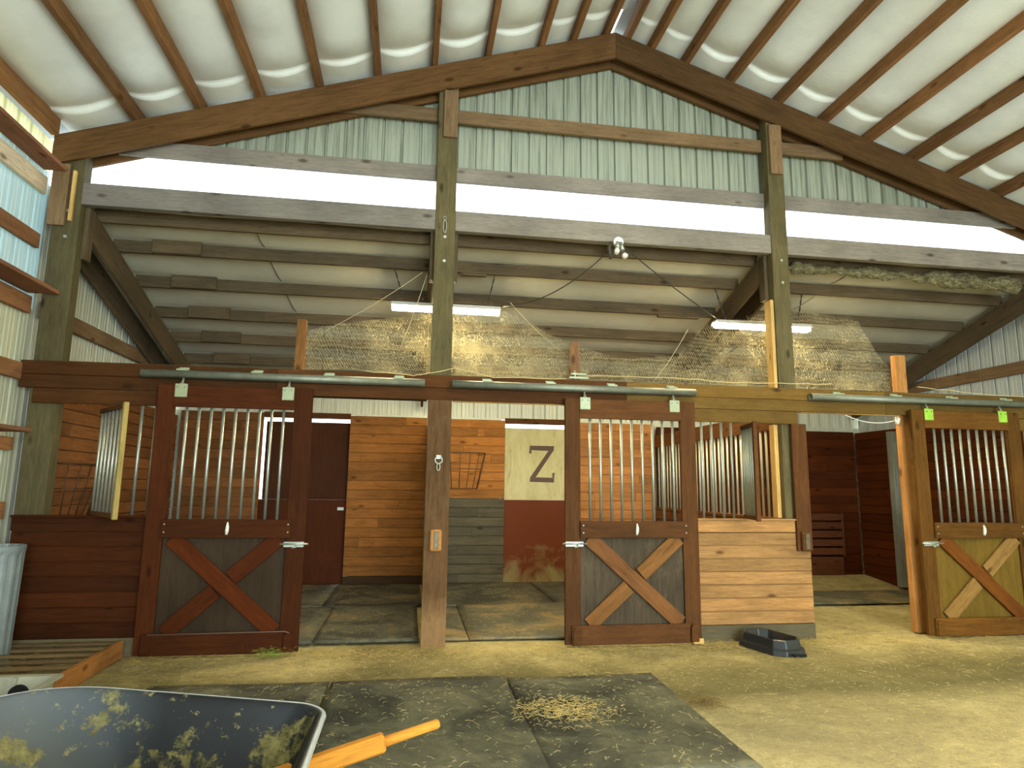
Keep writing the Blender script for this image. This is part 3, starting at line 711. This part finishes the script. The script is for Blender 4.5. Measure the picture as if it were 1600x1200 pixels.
# ------------------------------------------------------------------ hardware on the posts
t = thing('tie_ring', 'round metal tie ring with a snap hanging on the middle post', 'tie ring', (.27, 6.42, 1.7))
MB().box(.245, 6.424, 1.755, .295, 6.432, 1.795).build('plate', GALV(), t, bevel=.004)
MB().tube([(.27+.035*math.cos(a*PI/8), 6.415, 1.745+.035*math.sin(a*PI/8)) for a in range(16)], .007, 8, closed=True).build('ring', GALV(), t)
MB().tube([(.27+.016*math.cos(a*PI/6), 6.412, 1.678+.036*math.sin(a*PI/6)) for a in range(12)], .005, 6, closed=True).build('snap', GALV(), t)
for x, z, nm, mt in ((.265, .98, 'worn wooden latch keeper with a metal plate on the middle post', W_PINE_LIT()), (4.11, .97, 'brown latch keeper block with screws beside the right opening', W_STAIN())):
    yf = 6.4325 if x < 1 else 6.401
    t = thing('latch_keeper', nm, 'latch keeper', (x, yf, z-.1))
    MB().prism([(x-.055, z-.10), (x+.055, z-.10), (x+.055, z+.10), (x-.055, z+.10)], yf-.045, yf).build('block', mt, t, bevel=.012)
    MB().box(x-.02, yf-.05, z-.08, x+.025, yf-.045, z+.08).build('strike_plate', plain('dark worn steel', (104, 96, 76), .5, .5, .3, 30), t, bevel=.003)
t = thing('snap_hook', 'small snap hook hanging high on the middle post', 'hook', (.27, 6.47, 4.2))
MB().tube([(.265+.014*math.cos(a*PI/6), 6.462, 4.26+.02*math.sin(a*PI/6)) for a in range(12)], .004, 6, closed=True).build('eye', GALV(), t)
MB().tube([(.265+.018*math.cos(a*PI/6), 6.462, 4.17+.07*math.sin(a*PI/6)) for a in range(12)], .006, 6, closed=True).build('clip', GALV(), t)

# ------------------------------------------------------------------ lamps
EM = bpy.data.materials.new('glowing tube'); EM.use_nodes = True
_b = EM.node_tree.nodes['Principled BSDF']; _b.inputs['Base Color'].default_value = (.9, .9, .8, 1)
_b.inputs['Emission Color'].default_value = (1, .84, .50, 1); _b.inputs['Emission Strength'].default_value = 190
def shop_light(x0, x1, y, z, lab, ztop, group='hanging tube lights', d=(0, 1), em=EM):
    t = thing('tube_light', lab, 'light', ((x0+x1)/2, y, z), group)
    h = MB().box(x0, y-.05, z+.028, x1, y+.05, z+.05)
    for sg in (-1, 1):
        b = len(h.v)
        for xx in (x0, x1):
            for (dy, dz) in ((.048, .045), (.095, .0), (.097, .005), (.05, .052)): h.v.append((xx, y+sg*dy, z+dz))
        for k in range(4): j = (k+1) % 4; h.quad(b+k, b+j, b+4+j, b+4+k)
    h.build('housing', plain('white enamel', (225, 225, 215), .4), t)
    MB().tube([(x0+.01, y-.028, z-.01), (x1-.01, y-.028, z-.01)], .028, 12).build('tube', em, t)
    MB().tube([(x0+.01, y+.030, z-.01), (x1-.01, y+.030, z-.01)], .028, 12).build('tube', em, t)
    for x, dx in ((x0+.15, -.16), (x1-.15, .10)):
        m = MB(); L = ztop-z-.05; n = int(L/.045)
        for i in range(n):
            a = i/n; b = (i+1.1)/n
            p = Vector((x+dx*a, y, z+.05+L*a)); q = Vector((x+dx*b, y, z+.05+L*min(b, 1)))
            m.tube([p, q], .006 if i % 2 else .010, 6)
        m.build('chain', plain('dull chain', (70, 64, 54), .6, .3), t)
    return t
shop_light(-.28, .97, 7.3, 3.51, 'glowing tube light hanging behind the middle post', leanz(7.3)+.1)
shop_light(3.64, 4.90, 7.3, 3.50, 'glowing tube light hanging behind the right tall post', leanz(7.3)+.1)
EM2 = bpy.data.materials.new('glowing ridge tube'); EM2.use_nodes = True
_b = EM2.node_tree.nodes['Principled BSDF']; _b.inputs['Emission Color'].default_value = (1, .87, .50, 1); _b.inputs['Emission Strength'].default_value = 60
EM3 = EM2.copy(); EM3.name = 'added low tube'; EM3.node_tree.nodes['Principled BSDF'].inputs['Emission Strength'].default_value = 105
def aisle_lamp(x, y, z, lab, EM2=EM2):
    t = thing('aisle_light', lab, 'light', (x, y, z))
    h = MB().box(x-1.2, y-.12, z+.04, x+1.2, y+.12, z+.09)
    h.prism([(0, 0), (1, 0), (1, 1)], 0, .001)
    h.v = h.v[:8]; h.f = h.f[:6]; h.sm = h.sm[:6]
    for sg in (-1, 1):      # flared skirts added to keep the lamp's light off the gable
        b = len(h.v)
        for xx in (x-1.2, x+1.2):
            for (dy, dz) in ((.12, .06), (.20, -.10), (.205, -.095), (.125, .07)): h.v.append((xx, y+sg*dy, z+dz))
        for k in range(4): j = (k+1) % 4; h.quad(b+k, b+j, b+4+j, b+4+k)
    h.build('housing', plain('white enamel', (225, 225, 215), .4), t)
    for dx in (-1, 1): MB().tube([(x+dx, y, z+.08), (x+dx, y, roofz(x+dx)+.02)], .008, 6).build('chain', plain('dull chain', (70, 64, 54), .6, .3), t)
    for dy in (-.06, .06): MB().tube([(x-1.15, y+dy, z), (x+1.15, y+dy, z)], .03, 10).build('tube', EM2, t)
aisle_lamp(2.3, 3.3, 5.95, 'long tube light up under the ridge of the aisle')
aisle_lamp(4.6, 2.0, 3.7, 'added tube light hung low over the right of the aisle', EM3)  # unseen lamp added to brighten the right foreground floor

t = thing('flood_light', 'small twin bulb flood light on the beam in the middle bay', 'light', (2.14, 6.45, 4.1))
MB().tube([(2.14, 6.483, 4.13), (2.14, 6.44, 4.13)], .055, 14).build('canopy', WHITEP(), t)
MB().tube([(2.125, 6.44, 4.12), (2.11, 6.40, 4.04)], [.02, .028], 10).build('socket', GALV(), t)
MB().tube([(2.11, 6.40, 4.04), (2.10, 6.38, 4.00), (2.09, 6.37, 3.97)], [.018, .03, .022], 10).build('bulb', WHITEP(), t)
MB().tube([(2.16, 6.44, 4.12), (2.175, 6.41, 4.02)], [.018, .026], 10).build('socket', GALV(), t)
MB().tube([(2.18, 6.40, 3.98), (2.19, 6.385, 3.95), (2.195, 6.38, 3.93)], [.022, .036, .022], 10).build('bulb', WHITEP(), t)
MB().tube([(2.06, 6.45, 4.12), (2.03, 6.44, 4.05), (2.05, 6.44, 3.93)], [.02, .026, .02], 6).build('bracket', plain('dull chain', (70, 64, 54), .6, .3), t)
def sag(p0, p1, s, n=16): 
    p0, p1 = Vector(p0), Vector(p1); return [p0.lerp(p1, i/n)-Vector((0, 0, 4*s*(i/n)*(1-i/n))) for i in range(n+1)]
CORD = plain('dark cord', (52, 46, 38), .6)
tag(MB().tube(sag((2.10, 6.5, 4.10), (1.0, 7.26, 3.57), .16), .006, 6).build('power_cord', CORD), 'dark cord swagging left from the flood light to the middle tube light', 'cord')
tag(MB().tube(sag((2.22, 6.5, 4.10), (3.66, 7.26, 3.56), .03), .006, 6).build('power_cord', CORD), 'dark cord running right from the flood light to the right tube light', 'cord')
o = MB().tube(sag((4.79, 6.56, 2.33), (5.44, 6.56, 2.30), .06), .006, 6).build('white_cord', WHITEP()); tag(o, 'white cord drooping across the top of the right stall opening', 'cord')
o = MB().tube([(5.40, 6.54, 2.33), (5.40, 6.52, 2.30), (5.395, 6.52, 2.24)], [.012, .03, .016], 8).build('plug', WHITEP()); tag(o, 'white plug at the end of the white cord in the right opening', 'plug')
# loose twine lying along the header
TW = plain('pale twine', (206, 186, 130), .8)
def twine(pts, lab):
    rd = random.Random(len(pts)); full = []
    for a, b in zip(pts, pts[1:]):
        for i in range(6): p = Vector(a).lerp(Vector(b), i/6); full.append(p+Vector((0, rd.uniform(-.01, .01), rd.uniform(-.006, .006))))
    tag(MB().tube(full, .0045, 5).build('twine', TW), lab, 'twine')
twine([(-.48, 6.43, 2.60), (0, 6.43, 2.575), (.14, 6.42, 2.60), (.40, 6.42, 2.66), (.8, 6.43, 2.59), (1.7, 6.43, 2.60)], 'pale twine draped round the middle post on the header')
twine([(1.7, 6.52, 2.65), (2.6, 6.44, 2.66), (3.4, 6.43, 2.63), (4.2, 6.43, 2.64), (4.6, 6.42, 2.66)], 'pale twine along the header between the middle stub and right tall post')
twine([(5.6, 6.43, 2.66), (6.4, 6.43, 2.61), (7.5, 6.43, 2.57)], 'pale twine along the header above the honey coloured door')

# ------------------------------------------------------------------ netting above the stalls
def netting():
    top = [(-1.25, 2.75), (-1.05, 3.05), (-.75, 3.15), (.2, 3.3), (.9, 3.42), (1.65, 3.05), (2.2, 2.9), (2.9, 2.95), (3.25, 3.35), (4.2, 3.55), (5.15, 3.5), (5.35, 3.1), (5.65, 2.7)]
    def tz(x):
        for (a, za), (b, zb) in zip(top, top[1:]):
            if a <= x <= b: return za+(zb-za)*(x-a)/(b-a)
        return 2.7
    dx = .027; nx = int((5.6+1.2)/dx); rd = random.Random(9)
    def Y(x, z): return 6.73+.05*math.sin(x*2.3)+.05*math.sin(z*5+x*3)+.02*math.sin(x*11+z*7)
    m = MB(); nz = 26
    r = .0008
    def strip_(p, q, w):
        p, q = Vector(p), Vector(q); d = (q-p).normalized(); s = Vector((0, 0, 1)).cross(d) if abs(d.z) < .8 else Vector((1, 0, 0))
        s = d.cross(Vector((0, 1, 0))).normalized()*w; b = len(m.v); n2 = Vector((0, w, 0))
        m.v += [tuple(p-s), tuple(p+s), tuple(p+n2), tuple(q-s), tuple(q+s), tuple(q+n2)]
        m.quad(b, b+1, b+4, b+3); m.quad(b+1, b+2, b+5, b+4); m.quad(b+2, b, b+3, b+5)
    for i in range(nx):
        x = -1.2+i*dx
        h = tz(x)-2.64; n = max(1, int(h/.024)); prev = None
        for j in range(n+1):
            z = 2.64+j*.024; xx = x+(.5*dx if j % 2 else 0)
            p = Vector((xx+.006*math.sin(z*31+x*17), Y(xx, z), z+.006*math.sin(x*23+z*9)))
            if rd.random() < .9:
                if prev is not None: strip_(prev, p, r)
                if j % 2 == 0: strip_(p, p+Vector((-.5*dx, 0, .024)), r)
                if j % 2 == 1: strip_(p, p+Vector((.5*dx, Y(xx+.5*dx, z)-Y(xx, z), -.024)), r)
            prev = p
    t = thing('bird_netting', 'dusty bird netting stretched over the header under the low roof', 'netting', (2.2, 6.73, 2.64))
    nm = NT('dusty netting'); nm.b.inputs['Base Color'].default_value = lin((184, 174, 138)); nm.set(Roughness=.9)
    o = m.build('mesh', nm.m, t); o['kind'] = 'stuff'
    # cobweb and dust film clinging to the net
    c = NT('cobweb dust'); g = c.add('ShaderNodeNewGeometry'); n1 = c.noise(g.outputs['Position'], 2.6, 6, .65, .3); n2 = c.noise(g.outputs['Position'], 70, 3, .8, .2)
    f = c.math('ADD', c.math('MULTIPLY', n1, .6), c.math('MULTIPLY', n2, 1.1))
    zz = c.add('ShaderNodeSeparateXYZ'); c.lk(g.outputs['Position'], zz.inputs[0]); f = c.math('SUBTRACT', f, c.math('MULTIPLY', c.math('SUBTRACT', zz.outputs[2], 2.9), .22))
    al = c.ramp(f, [(.78, (0, 0, 0)), (1.0, (.62, .62, .62))])
    df = c.add('ShaderNodeBsdfDiffuse'); tl = c.add('ShaderNodeBsdfTranslucent'); df.inputs[0].default_value = lin((190, 182, 146)); tl.inputs[0].default_value = lin((176, 166, 128))
    m1 = c.add('ShaderNodeMixShader'); m1.inputs[0].default_value = .6; c.lk(df.outputs[0], m1.inputs[1]); c.lk(tl.outputs[0], m1.inputs[2])
    tr = c.add('ShaderNodeBsdfTransparent'); m2 = c.add('ShaderNodeMixShader'); c.lk(al, m2.inputs[0]); c.lk(tr.outputs[0], m2.inputs[1]); c.lk(m1.outputs[0], m2.inputs[2]); c.lk(m2.outputs[0], c.out.inputs[0])
    w_ = MB()
    w_.grid(lambda u, v: (-1.15+u*6.7, Y(-1.15+u*6.7, 2.64+v*(tz(-1.15+u*6.7)-2.64))+.012, 2.64+v*(tz(-1.15+u*6.7)-2.64)), 140, 14)
    w_.build('cobweb_film', c.m, t)
netting()

# seams of the insulation sheets under the low roof, and long cobweb strands
m = MB()
for x, sk in ((-1.75, .12), (5.35, -.3)):
    for a, b in zip([6.87]+LY[1:-1], LY[1:]):
        pts = [(x+sk*(y-6.8), y, leanz(y)+.150-.026*math.sin(PI*k/6)**.6*1.3-.004) for k, y in enumerate([a+.03+(b-a-.06)*k/6 for k in range(7)])]
        m.tube(pts, .005, 5)
struct(m.build('ceiling_seam', plain('seam tape shadow brown', (92, 84, 62), .8)), 'thin dark seams between the insulation sheets of the low roof', 'seam')
CW = plain('cobweb grey', (206, 196, 156), .8)
for p, q, lab in (((-.95, 6.68, 3.02), (.05, 6.66, 3.72), 'long cobweb strand rising to the middle post, left of the tube light'), ((-.15, 6.68, 2.9), (.10, 6.66, 3.70), 'steep cobweb strand left of the middle post'),
                  ((2.6, 6.68, 2.66), (3.0, 6.66, 3.25), 'cobweb strand leaning right of the middle stub'), ((1.0, 6.68, 3.45), (1.55, 6.68, 2.95), 'cobweb strand falling toward the middle stub')):
    tag(MB().tube(sag(p, q, .03, 10), .0025, 4).build('cobweb_strand', CW), lab, 'cobweb')
t = thing('wire_clamp', 'small metal insulator clamp at the foot of the middle stub', 'clamp', (1.68, 6.5, 2.62))
MB().box(1.60, 6.47, 2.615, 1.80, 6.50, 2.635).box(1.62, 6.47, 2.655, 1.78, 6.50, 2.672).build('bar', PLATE, t)
MB().tube([(1.66, 6.485, 2.60), (1.66, 6.485, 2.70)], .012, 8).build('screw', GALV(), t)

# torn fibrous insulation hanging from the top purlin of the right bay
def torn():
    m = MB(); rd = random.Random(5)
    def fn(u, v):
        x = 4.30+u*3.15; a = v*2*PI
        lump = .5+.5*math.sin(x*6.1)+.35*math.sin(x*14+a)+.25*math.sin(x*31+2*a)+rd.uniform(-.35, .35)
        r = .030+.032*lump + (.04*max(0, math.sin((u-.45)*PI/1.1)) if u > .45 else 0)
        if u < .02 or u > .985: r *= .3
        return (x, 6.77+r*.8*math.cos(a)-.02, leanz(6.8)-.02-(.05*max(0, u-.4))+r*1.15*math.sin(a))
    m.grid(fn, 150, 12)
    tt = NT('yellowed fibrous insulation'); v = tt.coords((1, 3, 3)); n = tt.noise(v, 9, 8, .75, 1)
    tt.col(tt.ramp(n, [(.38, lin((82, 74, 52))), (.52, lin((150, 140, 98))), (.68, lin((204, 196, 158)))])); tt.set(Roughness=1); tt.bump(n, 1, .05)
    tag(m.build('torn_insulation', tt.m), 'torn yellowish insulation hanging under the beam in the right bay', 'insulation')
torn()

# ------------------------------------------------------------------ rubber mats
AM = m_mat('aisle rubber mat', (150, 146, 118), .06); SM = m_mat('dusty stall mat', (150, 126, 78), .03); SM2 = m_mat('tan dusty stall mat', (170, 142, 92), .14)
def mat_(name, x0, x1, y0, y1, z, mt, lab, group, curl=0, sk=0):
    m = MB(); nx, ny = 14, 18; b = 0
    def zz(u, v):
        e = z+.004*math.sin(u*5+x0*3)*math.sin(v*4+y0)
        if curl: e += curl*max(0, (v-.82)/.18)**2*(.4+.6*abs(math.sin(u*2.6+x0)))
        return e
    P_ = lambda u, v: (x0+u*(x1-x0)+sk*(1-v), y0+v*(y1-y0))
    m.grid(lambda u, v: (*P_(u, v), zz(u, v)+.018), nx, ny)
    o = m.build(name, mt); s = o.modifiers.new('s', 'SOLIDIFY'); s.thickness = .016; s.offset = -1
    return tag(o, lab, 'mat', group)
mat_('rubber_mat', -1.82, -.552, 3.52, 5.37, .002, AM, 'black rubber aisle mat reaching under the wheelbarrow', 'rubber mats in the aisle')
mat_('rubber_mat', -.534, .790, 3.52, 5.37, .002, AM, 'black rubber aisle mat in the middle of the row of three', 'rubber mats in the aisle', sk=0)
mat_('rubber_mat', .808, 1.98, 3.52, 5.31, .002, AM, 'black rubber aisle mat at the right end with a hay patch', 'rubber mats in the aisle', sk=-.04)
for x0, x1, y0, y1, cu, mt, lab in ((-3.3, -.86, 6.6, 8.45, 0, SM, 'black rubber mat in the front left of the left stall'), (-.85, .14, 6.62, 8.42, .05, SM, 'black rubber mat just inside the left stall opening'),
                                  (-3.3, -1.0, 8.47, 10.3, 0, SM, 'black rubber mat in the back left of the left stall'), (-.99, .2, 8.5, 10.28, 0, SM, 'black rubber mat at the back right of the left stall'),
                                  (.36, .62, 6.62, 8.3, 0, SM2, 'narrow dusty mat strip beside the middle post'), (.63, 2.6, 6.62, 8.35, .03, SM2, 'tan dusty rubber mat just inside the middle stall'),
                                  (4.30, 7.5, 8.15, 9.15, 0, SM2, 'rubber mat halfway back in the right stall'),
                                  (.36, 1.9, 8.40, 10.32, 0, SM, 'rubber mat at the back left of the middle stall'), (1.92, 4.0, 8.40, 10.32, 0, SM, 'rubber mat at the back right of the middle stall')):
    mat_('stall_mat', x0, x1, y0, y1, .008, mt, lab, 'rubber mats in the stalls', cu)

# ------------------------------------------------------------------ loose hay and straw
def hay(name, n, area_fn, lab, cols=((214, 192, 122), (186, 160, 92)), lmin=.012, lmax=.05, seed=1, zb=.0, w_=.0008):
    rd = random.Random(seed); m = MB()
    for _ in range(n):
        x, y, z = area_fn(rd); a = rd.uniform(0, PI); L = rd.uniform(lmin, lmax)*(1 if rd.random() < .9 else 2)
        d = Vector((math.cos(a), math.sin(a), rd.uniform(-.12, .25)))*L/2; s = Vector((-math.sin(a), math.cos(a), 0))*w_*rd.uniform(.6, 1.6); up_ = Vector((0, 0, w_*1.5))
        p = Vector((x, y, z+abs(d.z)+.002)); q = p+Vector((rd.uniform(-.01, .01), rd.uniform(-.01, .01), rd.uniform(0, .008))); b = len(m.v)
        m.v += [tuple(p-d-s), tuple(p-d+s), tuple(p-d+up_), tuple(q-s), tuple(q+s), tuple(q+up_), tuple(p+d-s), tuple(p+d+s), tuple(p+d+up_)]
        for k in (0, 3):
            m.quad(b+k, b+k+1, b+k+4, b+k+3); m.quad(b+k+1, b+k+2, b+k+5, b+k+4); m.quad(b+k+2, b+k, b+k+3, b+k+5)
    t = NT(name+' stalks'); g = t.add('ShaderNodeNewGeometry'); t.col(t.ramp(g.outputs['Random Per Island'], [(0, lin(cols[1])), (1, lin(cols[0]))])); t.set(Roughness=.8)
    return tag(m.build(name, t.m), lab, 'hay', kind='stuff')
def onmat(x, y): return .025 if (-1.8 < x < 1.95 and 3.5 < y < 5.33) else .0
hay('loose_hay', 5200, lambda r: (lambda x, y: (x, y, onmat(x, y)))(r.uniform(-2.2, 7.8), r.uniform(3.0, 6.4)), 'loose hay stalks scattered over the aisle floor and mats', seed=1, lmax=.045, cols=((214, 198, 142), (128, 108, 64)))
hay('stall_hay', 2600, lambda r: (r.uniform(-2.0, 7.5), r.uniform(6.55, 10.2), .030), 'loose hay scattered over the stall floors', seed=2, cols=((200, 170, 96), (160, 128, 70)))
hay('threshold_hay', 3000, lambda r: (lambda x: (x, 6.25+r.gauss(0, .13), .0))(r.uniform(-2.3, 6.2)), 'hay drifted along the foot of the stall fronts', seed=3, cols=((206, 178, 90), (160, 130, 62)))
hay('hay_patch', 900, lambda r: (1.07+r.gauss(0, .16), 4.52+r.gauss(0, .13), .025+abs(r.gauss(0, .004))), 'small pile of pale hay on the right rubber mat', seed=4, lmax=.05)
hay('hay_clump', 500, lambda r: (2.12+r.gauss(0, .07), 4.62+r.gauss(0, .07), .0+abs(r.gauss(0, .012))), 'dark clump of hay at the edge of the right mat', seed=5, cols=((150, 124, 66), (70, 58, 34)), lmax=.06)
hay('green_hay', 260, lambda r: (-1.15+r.gauss(0, .07), 6.25+r.gauss(0, .05), abs(r.gauss(0, .03))), 'tuft of green hay at the foot of the left door', seed=6, cols=((150, 168, 74), (110, 130, 50)), lmax=.06)

# ------------------------------------------------------------------ feed pan
def loft(m, rings, closed=True, cap=True):
    n = len(rings[0]); b = len(m.v)
    for r in rings: m.v += [tuple(p) for p in r]
    for i in range(len(rings)-1):
        for k in range(n): m.quad(b+i*n+k, b+i*n+(k+1) % n, b+(i+1)*n+(k+1) % n, b+(i+1)*n+k, smooth=False)
    if cap: m.quad(*[b+(len(rings)-1)*n+k for k in range(n)])
    return m
def feed_pan():
    c = Vector((3.475, 6.06, 0)); ang = math.radians(14)
    def ring(L, W2, ch, z):
        L *= .88; W2 *= .84; ch *= .85
        pts = [(-W2+ch, -L), (W2-ch, -L), (W2, -L+ch), (W2, L-ch), (W2-ch, L), (-W2+ch, L), (-W2, L-ch), (-W2, -L+ch)]
        R = Matrix.Rotation(ang, 3, 'Z'); return [c+R @ Vector((x, y, 0))+Vector((0, 0, z)) for x, y in pts]
    m = MB(); loft(m, [ring(.35, .235, .10, .0), ring(.34, .225, .10, .045), ring(.32, .205, .10, .05), ring(.30, .19, .09, .125), ring(.285, .175, .085, .132), ring(.25, .145, .07, .05), ring(.24, .135, .07, .03)])
    t = thing('feed_pan', 'black plastic feed pan on the dirt in front of the plank wall', 'feed pan', tuple(c))
    m.build('pan', plain('glossy black plastic', (34, 38, 42), .28, 0, .15, 30, .6), t, bevel=.006)
    R = Matrix.Rotation(ang, 3, 'Z')
    q = c + R @ Vector((0, -.352, .018)); MB().box(q.x-.06, q.y-.004, q.z-.018, q.x+.06, q.y+.006, q.z+.008).build('foot_slot', plain('black shadow gap', (8, 8, 8), .9), t)
feed_pan()

# ------------------------------------------------------------------ left foreground: pallet, tote, bin
t = thing('pallet', 'low slatted wooden pallet on the floor by the left corner', 'pallet', (-2.9, 5.85, 0))
PM = wood('dirty pallet wood', (116, 98, 70), .25)
for i in range(6):
    timber('slat', (-3.48, 5.34+.19*i, .125), (-2.44, 5.34+.19*i+.02, .125), .022, .06, PM, t, up=(0, 0, 1))
for x in (-3.44, -2.95):
    timber('bearer', (x, 5.30, .057), (x, 6.32, .057), .113, .04, PM, t)
timber('side_board', (-2.40, 5.20, .07), (-2.42, 6.34, .07), .14, .05, wood('orange dusty board', (164, 112, 62), .2), t)

def tote():
    t = thing('storage_tote', 'grey plastic tote beside the wheelbarrow with a handle notch', 'tote', (-2.33, 4.15, 0))
    TM = plain('grey white plastic', (168, 168, 148), .5, 0, .15, 12)
    def ring(x0, x1, y0, y1, z, r=.04):
        pts = []
        for cx, cy, a0 in ((x1-r, y0+r, -90), (x1-r, y1-r, 0), (x0+r, y1-r, 90), (x0+r, y0+r, 180)):
            for k in range(5): a = math.radians(a0+k*22.5); pts.append(Vector((cx+r*math.cos(a), cy+r*math.sin(a), z)))
        return pts
    m = MB(); loft(m, [ring(-2.58, -2.08, 3.92, 4.40, 0), ring(-2.62, -2.03, 3.86, 4.46, .34), ring(-2.65, -2.00, 3.83, 4.49, .345), ring(-2.65, -2.00, 3.83, 4.49, .355), ring(-2.61, -2.04, 3.87, 4.45, .353), ring(-2.57, -2.09, 3.93, 4.39, .03)])
    m.build('body', TM, t)
    for dx in (-.5, -.22): MB().box(-2.04+dx, 4.425, .29, -2.02+dx, 4.45, .352).build('rib', TM, t)
    h = MB(); h.tube([(-2.22, 4.435, .26), (-2.22, 4.418, .26)], .055, 16); h.build('hand_hole', plain('black shadow gap', (8, 8, 8), .9), t)
tote()
def bin_():
    t = thing('ribbed_bin', 'tall grey ribbed plastic bin against the left wall', 'bin', (-3.34, 5.95, 0))
    n = 64; m = MB(); rings = []
    for z, r in ((0, .165), (.9, .185), (.93, .195), (.97, .198), (.97, .185), (.9, .178), (.03, .155)):
        rings.append([Vector((-3.31+(r+(.006 if k % 4 < 2 and .0 <= z <= .91 and r in (.165, .185) else 0))*math.cos(2*PI*k/n), 6.02+(r+(.006 if k % 4 < 2 and r in (.165, .185) else 0))*math.sin(2*PI*k/n), z)) for k in range(n)])
    loft(m, rings); m.build('body', plain('streaky grey plastic', (128, 138, 138), .45, 0, .25, 6), t)
bin_()

# ------------------------------------------------------------------ wheelbarrow
def wheelbarrow():
    t = thing('wheelbarrow', 'black wheelbarrow with a manure stained tray and wooden handles', 'wheelbarrow', (-.8, 2.25, 0))
    tm = NT('muddy black plastic tray'); v = tm.coords((1, 1, 1)); n = tm.noise(v, 6.5, 9, .72, .15); n2 = tm.noise(v, 21, 7, .75, .2)
    base = tm.ramp(tm.noise(v, 1.6, 4), [(.35, lin((14, 15, 16))), (.7, lin((34, 38, 42)))])
    mud = tm.ramp(n2, [(.35, lin((74, 70, 30))), (.65, lin((160, 150, 92)))])
    tg = tm.add('ShaderNodeNewGeometry'); ts = tm.add('ShaderNodeSeparateXYZ'); tm.lk(tg.outputs['Position'], ts.inputs[0])
    n = tm.math('ADD', n, tm.math('MULTIPLY', tm.math('SUBTRACT', .60, ts.outputs[2]), .45))      # muck gathers low in the tray
    sheen = tm.ramp(tm.math('MULTIPLY', tm.math('ADD', ts.outputs[0], .75), -1.6), [(.1, (0, 0, 0)), (.75, (.8, .8, .8))])  # paints the bluish sheen of the tray's front slope into its colour
    base = tm.mix(sheen, base, lin((92, 100, 106)))
    f = tm.math('MAXIMUM', tm.ramp(n, [(.53, (0, 0, 0)), (.58, (.8, .8, .8))]), tm.ramp(n2, [(.60, (0, 0, 0)), (.65, (.6, .6, .6))]))
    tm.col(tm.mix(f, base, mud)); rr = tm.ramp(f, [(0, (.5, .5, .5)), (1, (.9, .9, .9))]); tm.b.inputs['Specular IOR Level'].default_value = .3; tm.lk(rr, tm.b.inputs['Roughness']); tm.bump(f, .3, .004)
    def ring(xr, xf, y0, y1, zr, zf, rr_, rf, n_=10):
        # xr rear (operator) end at +x, xf front end at -x; far side y1, near side y0
        pts = []
        for cx, cy, a0, r in ((xr-rr_, y0+rr_, -90, rr_), (xr-rr_, y1-rr_, 0, rr_), (xf+rf, y1-rf, 90, rf), (xf+rf, y0+rf, 180, rf)):
            for k in range(n_+1):
                a = math.radians(a0+k*90/n_); x = cx+r*math.cos(a); y = cy+r*math.sin(a)
                pts.append(Vector((x, y, zr+(zf-zr)*(xr-x)/(xr-xf))))
        return pts
    X0 = -.285
    R = [ring(X0+.012, -1.302, 1.808, 2.592, .690, .805, .10, .30), ring(X0+.018, -1.308, 1.802, 2.598, .70, .815, .10, .30), ring(X0+.006, -1.296, 1.814, 2.586, .708, .823, .10, .30),
         ring(X0-.012, -1.278, 1.832, 2.568, .70, .812, .10, .29), ring(X0-.05, -1.20, 1.87, 2.53, .60, .68, .11, .27), ring(X0-.10, -1.06, 1.93, 2.47, .48, .50, .12, .22), ring(X0-.16, -.92, 1.99, 2.41, .40, .41, .12, .18), ring(X0-.24, -.84, 2.06, 2.34, .385, .385, .11, .14)]
    m = MB(); loft(m, R)
    for i in range(len(m.sm)): m.sm[i] = True
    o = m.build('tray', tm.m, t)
    sd = o.modifiers.new('thick', 'SOLIDIFY'); sd.thickness = .006
    ss = o.modifiers.new('sub', 'SUBSURF'); ss.levels = 1; ss.render_levels = 2
    # rolled rim
    rim = ring(X0+.014, -1.304, 1.806, 2.594, .695, .81, .10, .30)
    MB().tube(rim, .011, 8, closed=True).build('rim', plain('scuffed rim plastic', (176, 184, 188), .35, .1, .15, 20), t)
    HM = wood('varnished handle wood', (190, 130, 50), .14, knots=False)
    for y, lab in ((2.50, 'far'), (1.90, 'near')):
        hb = timber('handle', (-1.28, 2.2+(y-2.2)*.35, .325), (-.055, y, .603), .062, .045, HM, t, bevel=.008)
        d = (Vector((-.055, y, .603))-Vector((-1.28, 2.2+(y-2.2)*.35, .325))).normalized()
        a = Vector((-.055, y, .603))
        MB().tube([a-d*.01, a+d*.05, a+d*.19, a+d*.20], [.019, .017, .017, .012], 12).build('grip', HM, t)
    SM_ = plain('black steel', (40, 40, 42), .5, .6)
    for y in (2.02, 2.40):
        MB().tube([(-.62, y, .45), (-.50, y, .02), (-.78, y, .02), (-.98, y, .40)], .013, 8).build('leg', SM_, t)
    w_ = MB(); n = 28
    rings = []
    for (rr2, yy) in ((.11, -.03), (.17, -.045), (.195, -.03), (.20, 0), (.195, .03), (.17, .045), (.11, .03)):
        rings.append([Vector((-1.42+rr2*math.cos(2*PI*k/n), 2.2+yy, .20+rr2*math.sin(2*PI*k/n))) for k in range(n)])
    loft(w_, rings, cap=True); w_.quad(*range(n)); w_.build('wheel', plain('tyre rubber', (30, 30, 30), .8), t)
    MB().tube([(-1.42, 2.10, .20), (-1.42, 2.30, .20)], .012, 8).build('axle', SM_, t)
    for y in (2.11, 2.29): MB().tube([(-1.42, y, .20), (-1.25, y, .33)], .012, 6).build('axle_bracket', SM_, t)
wheelbarrow()
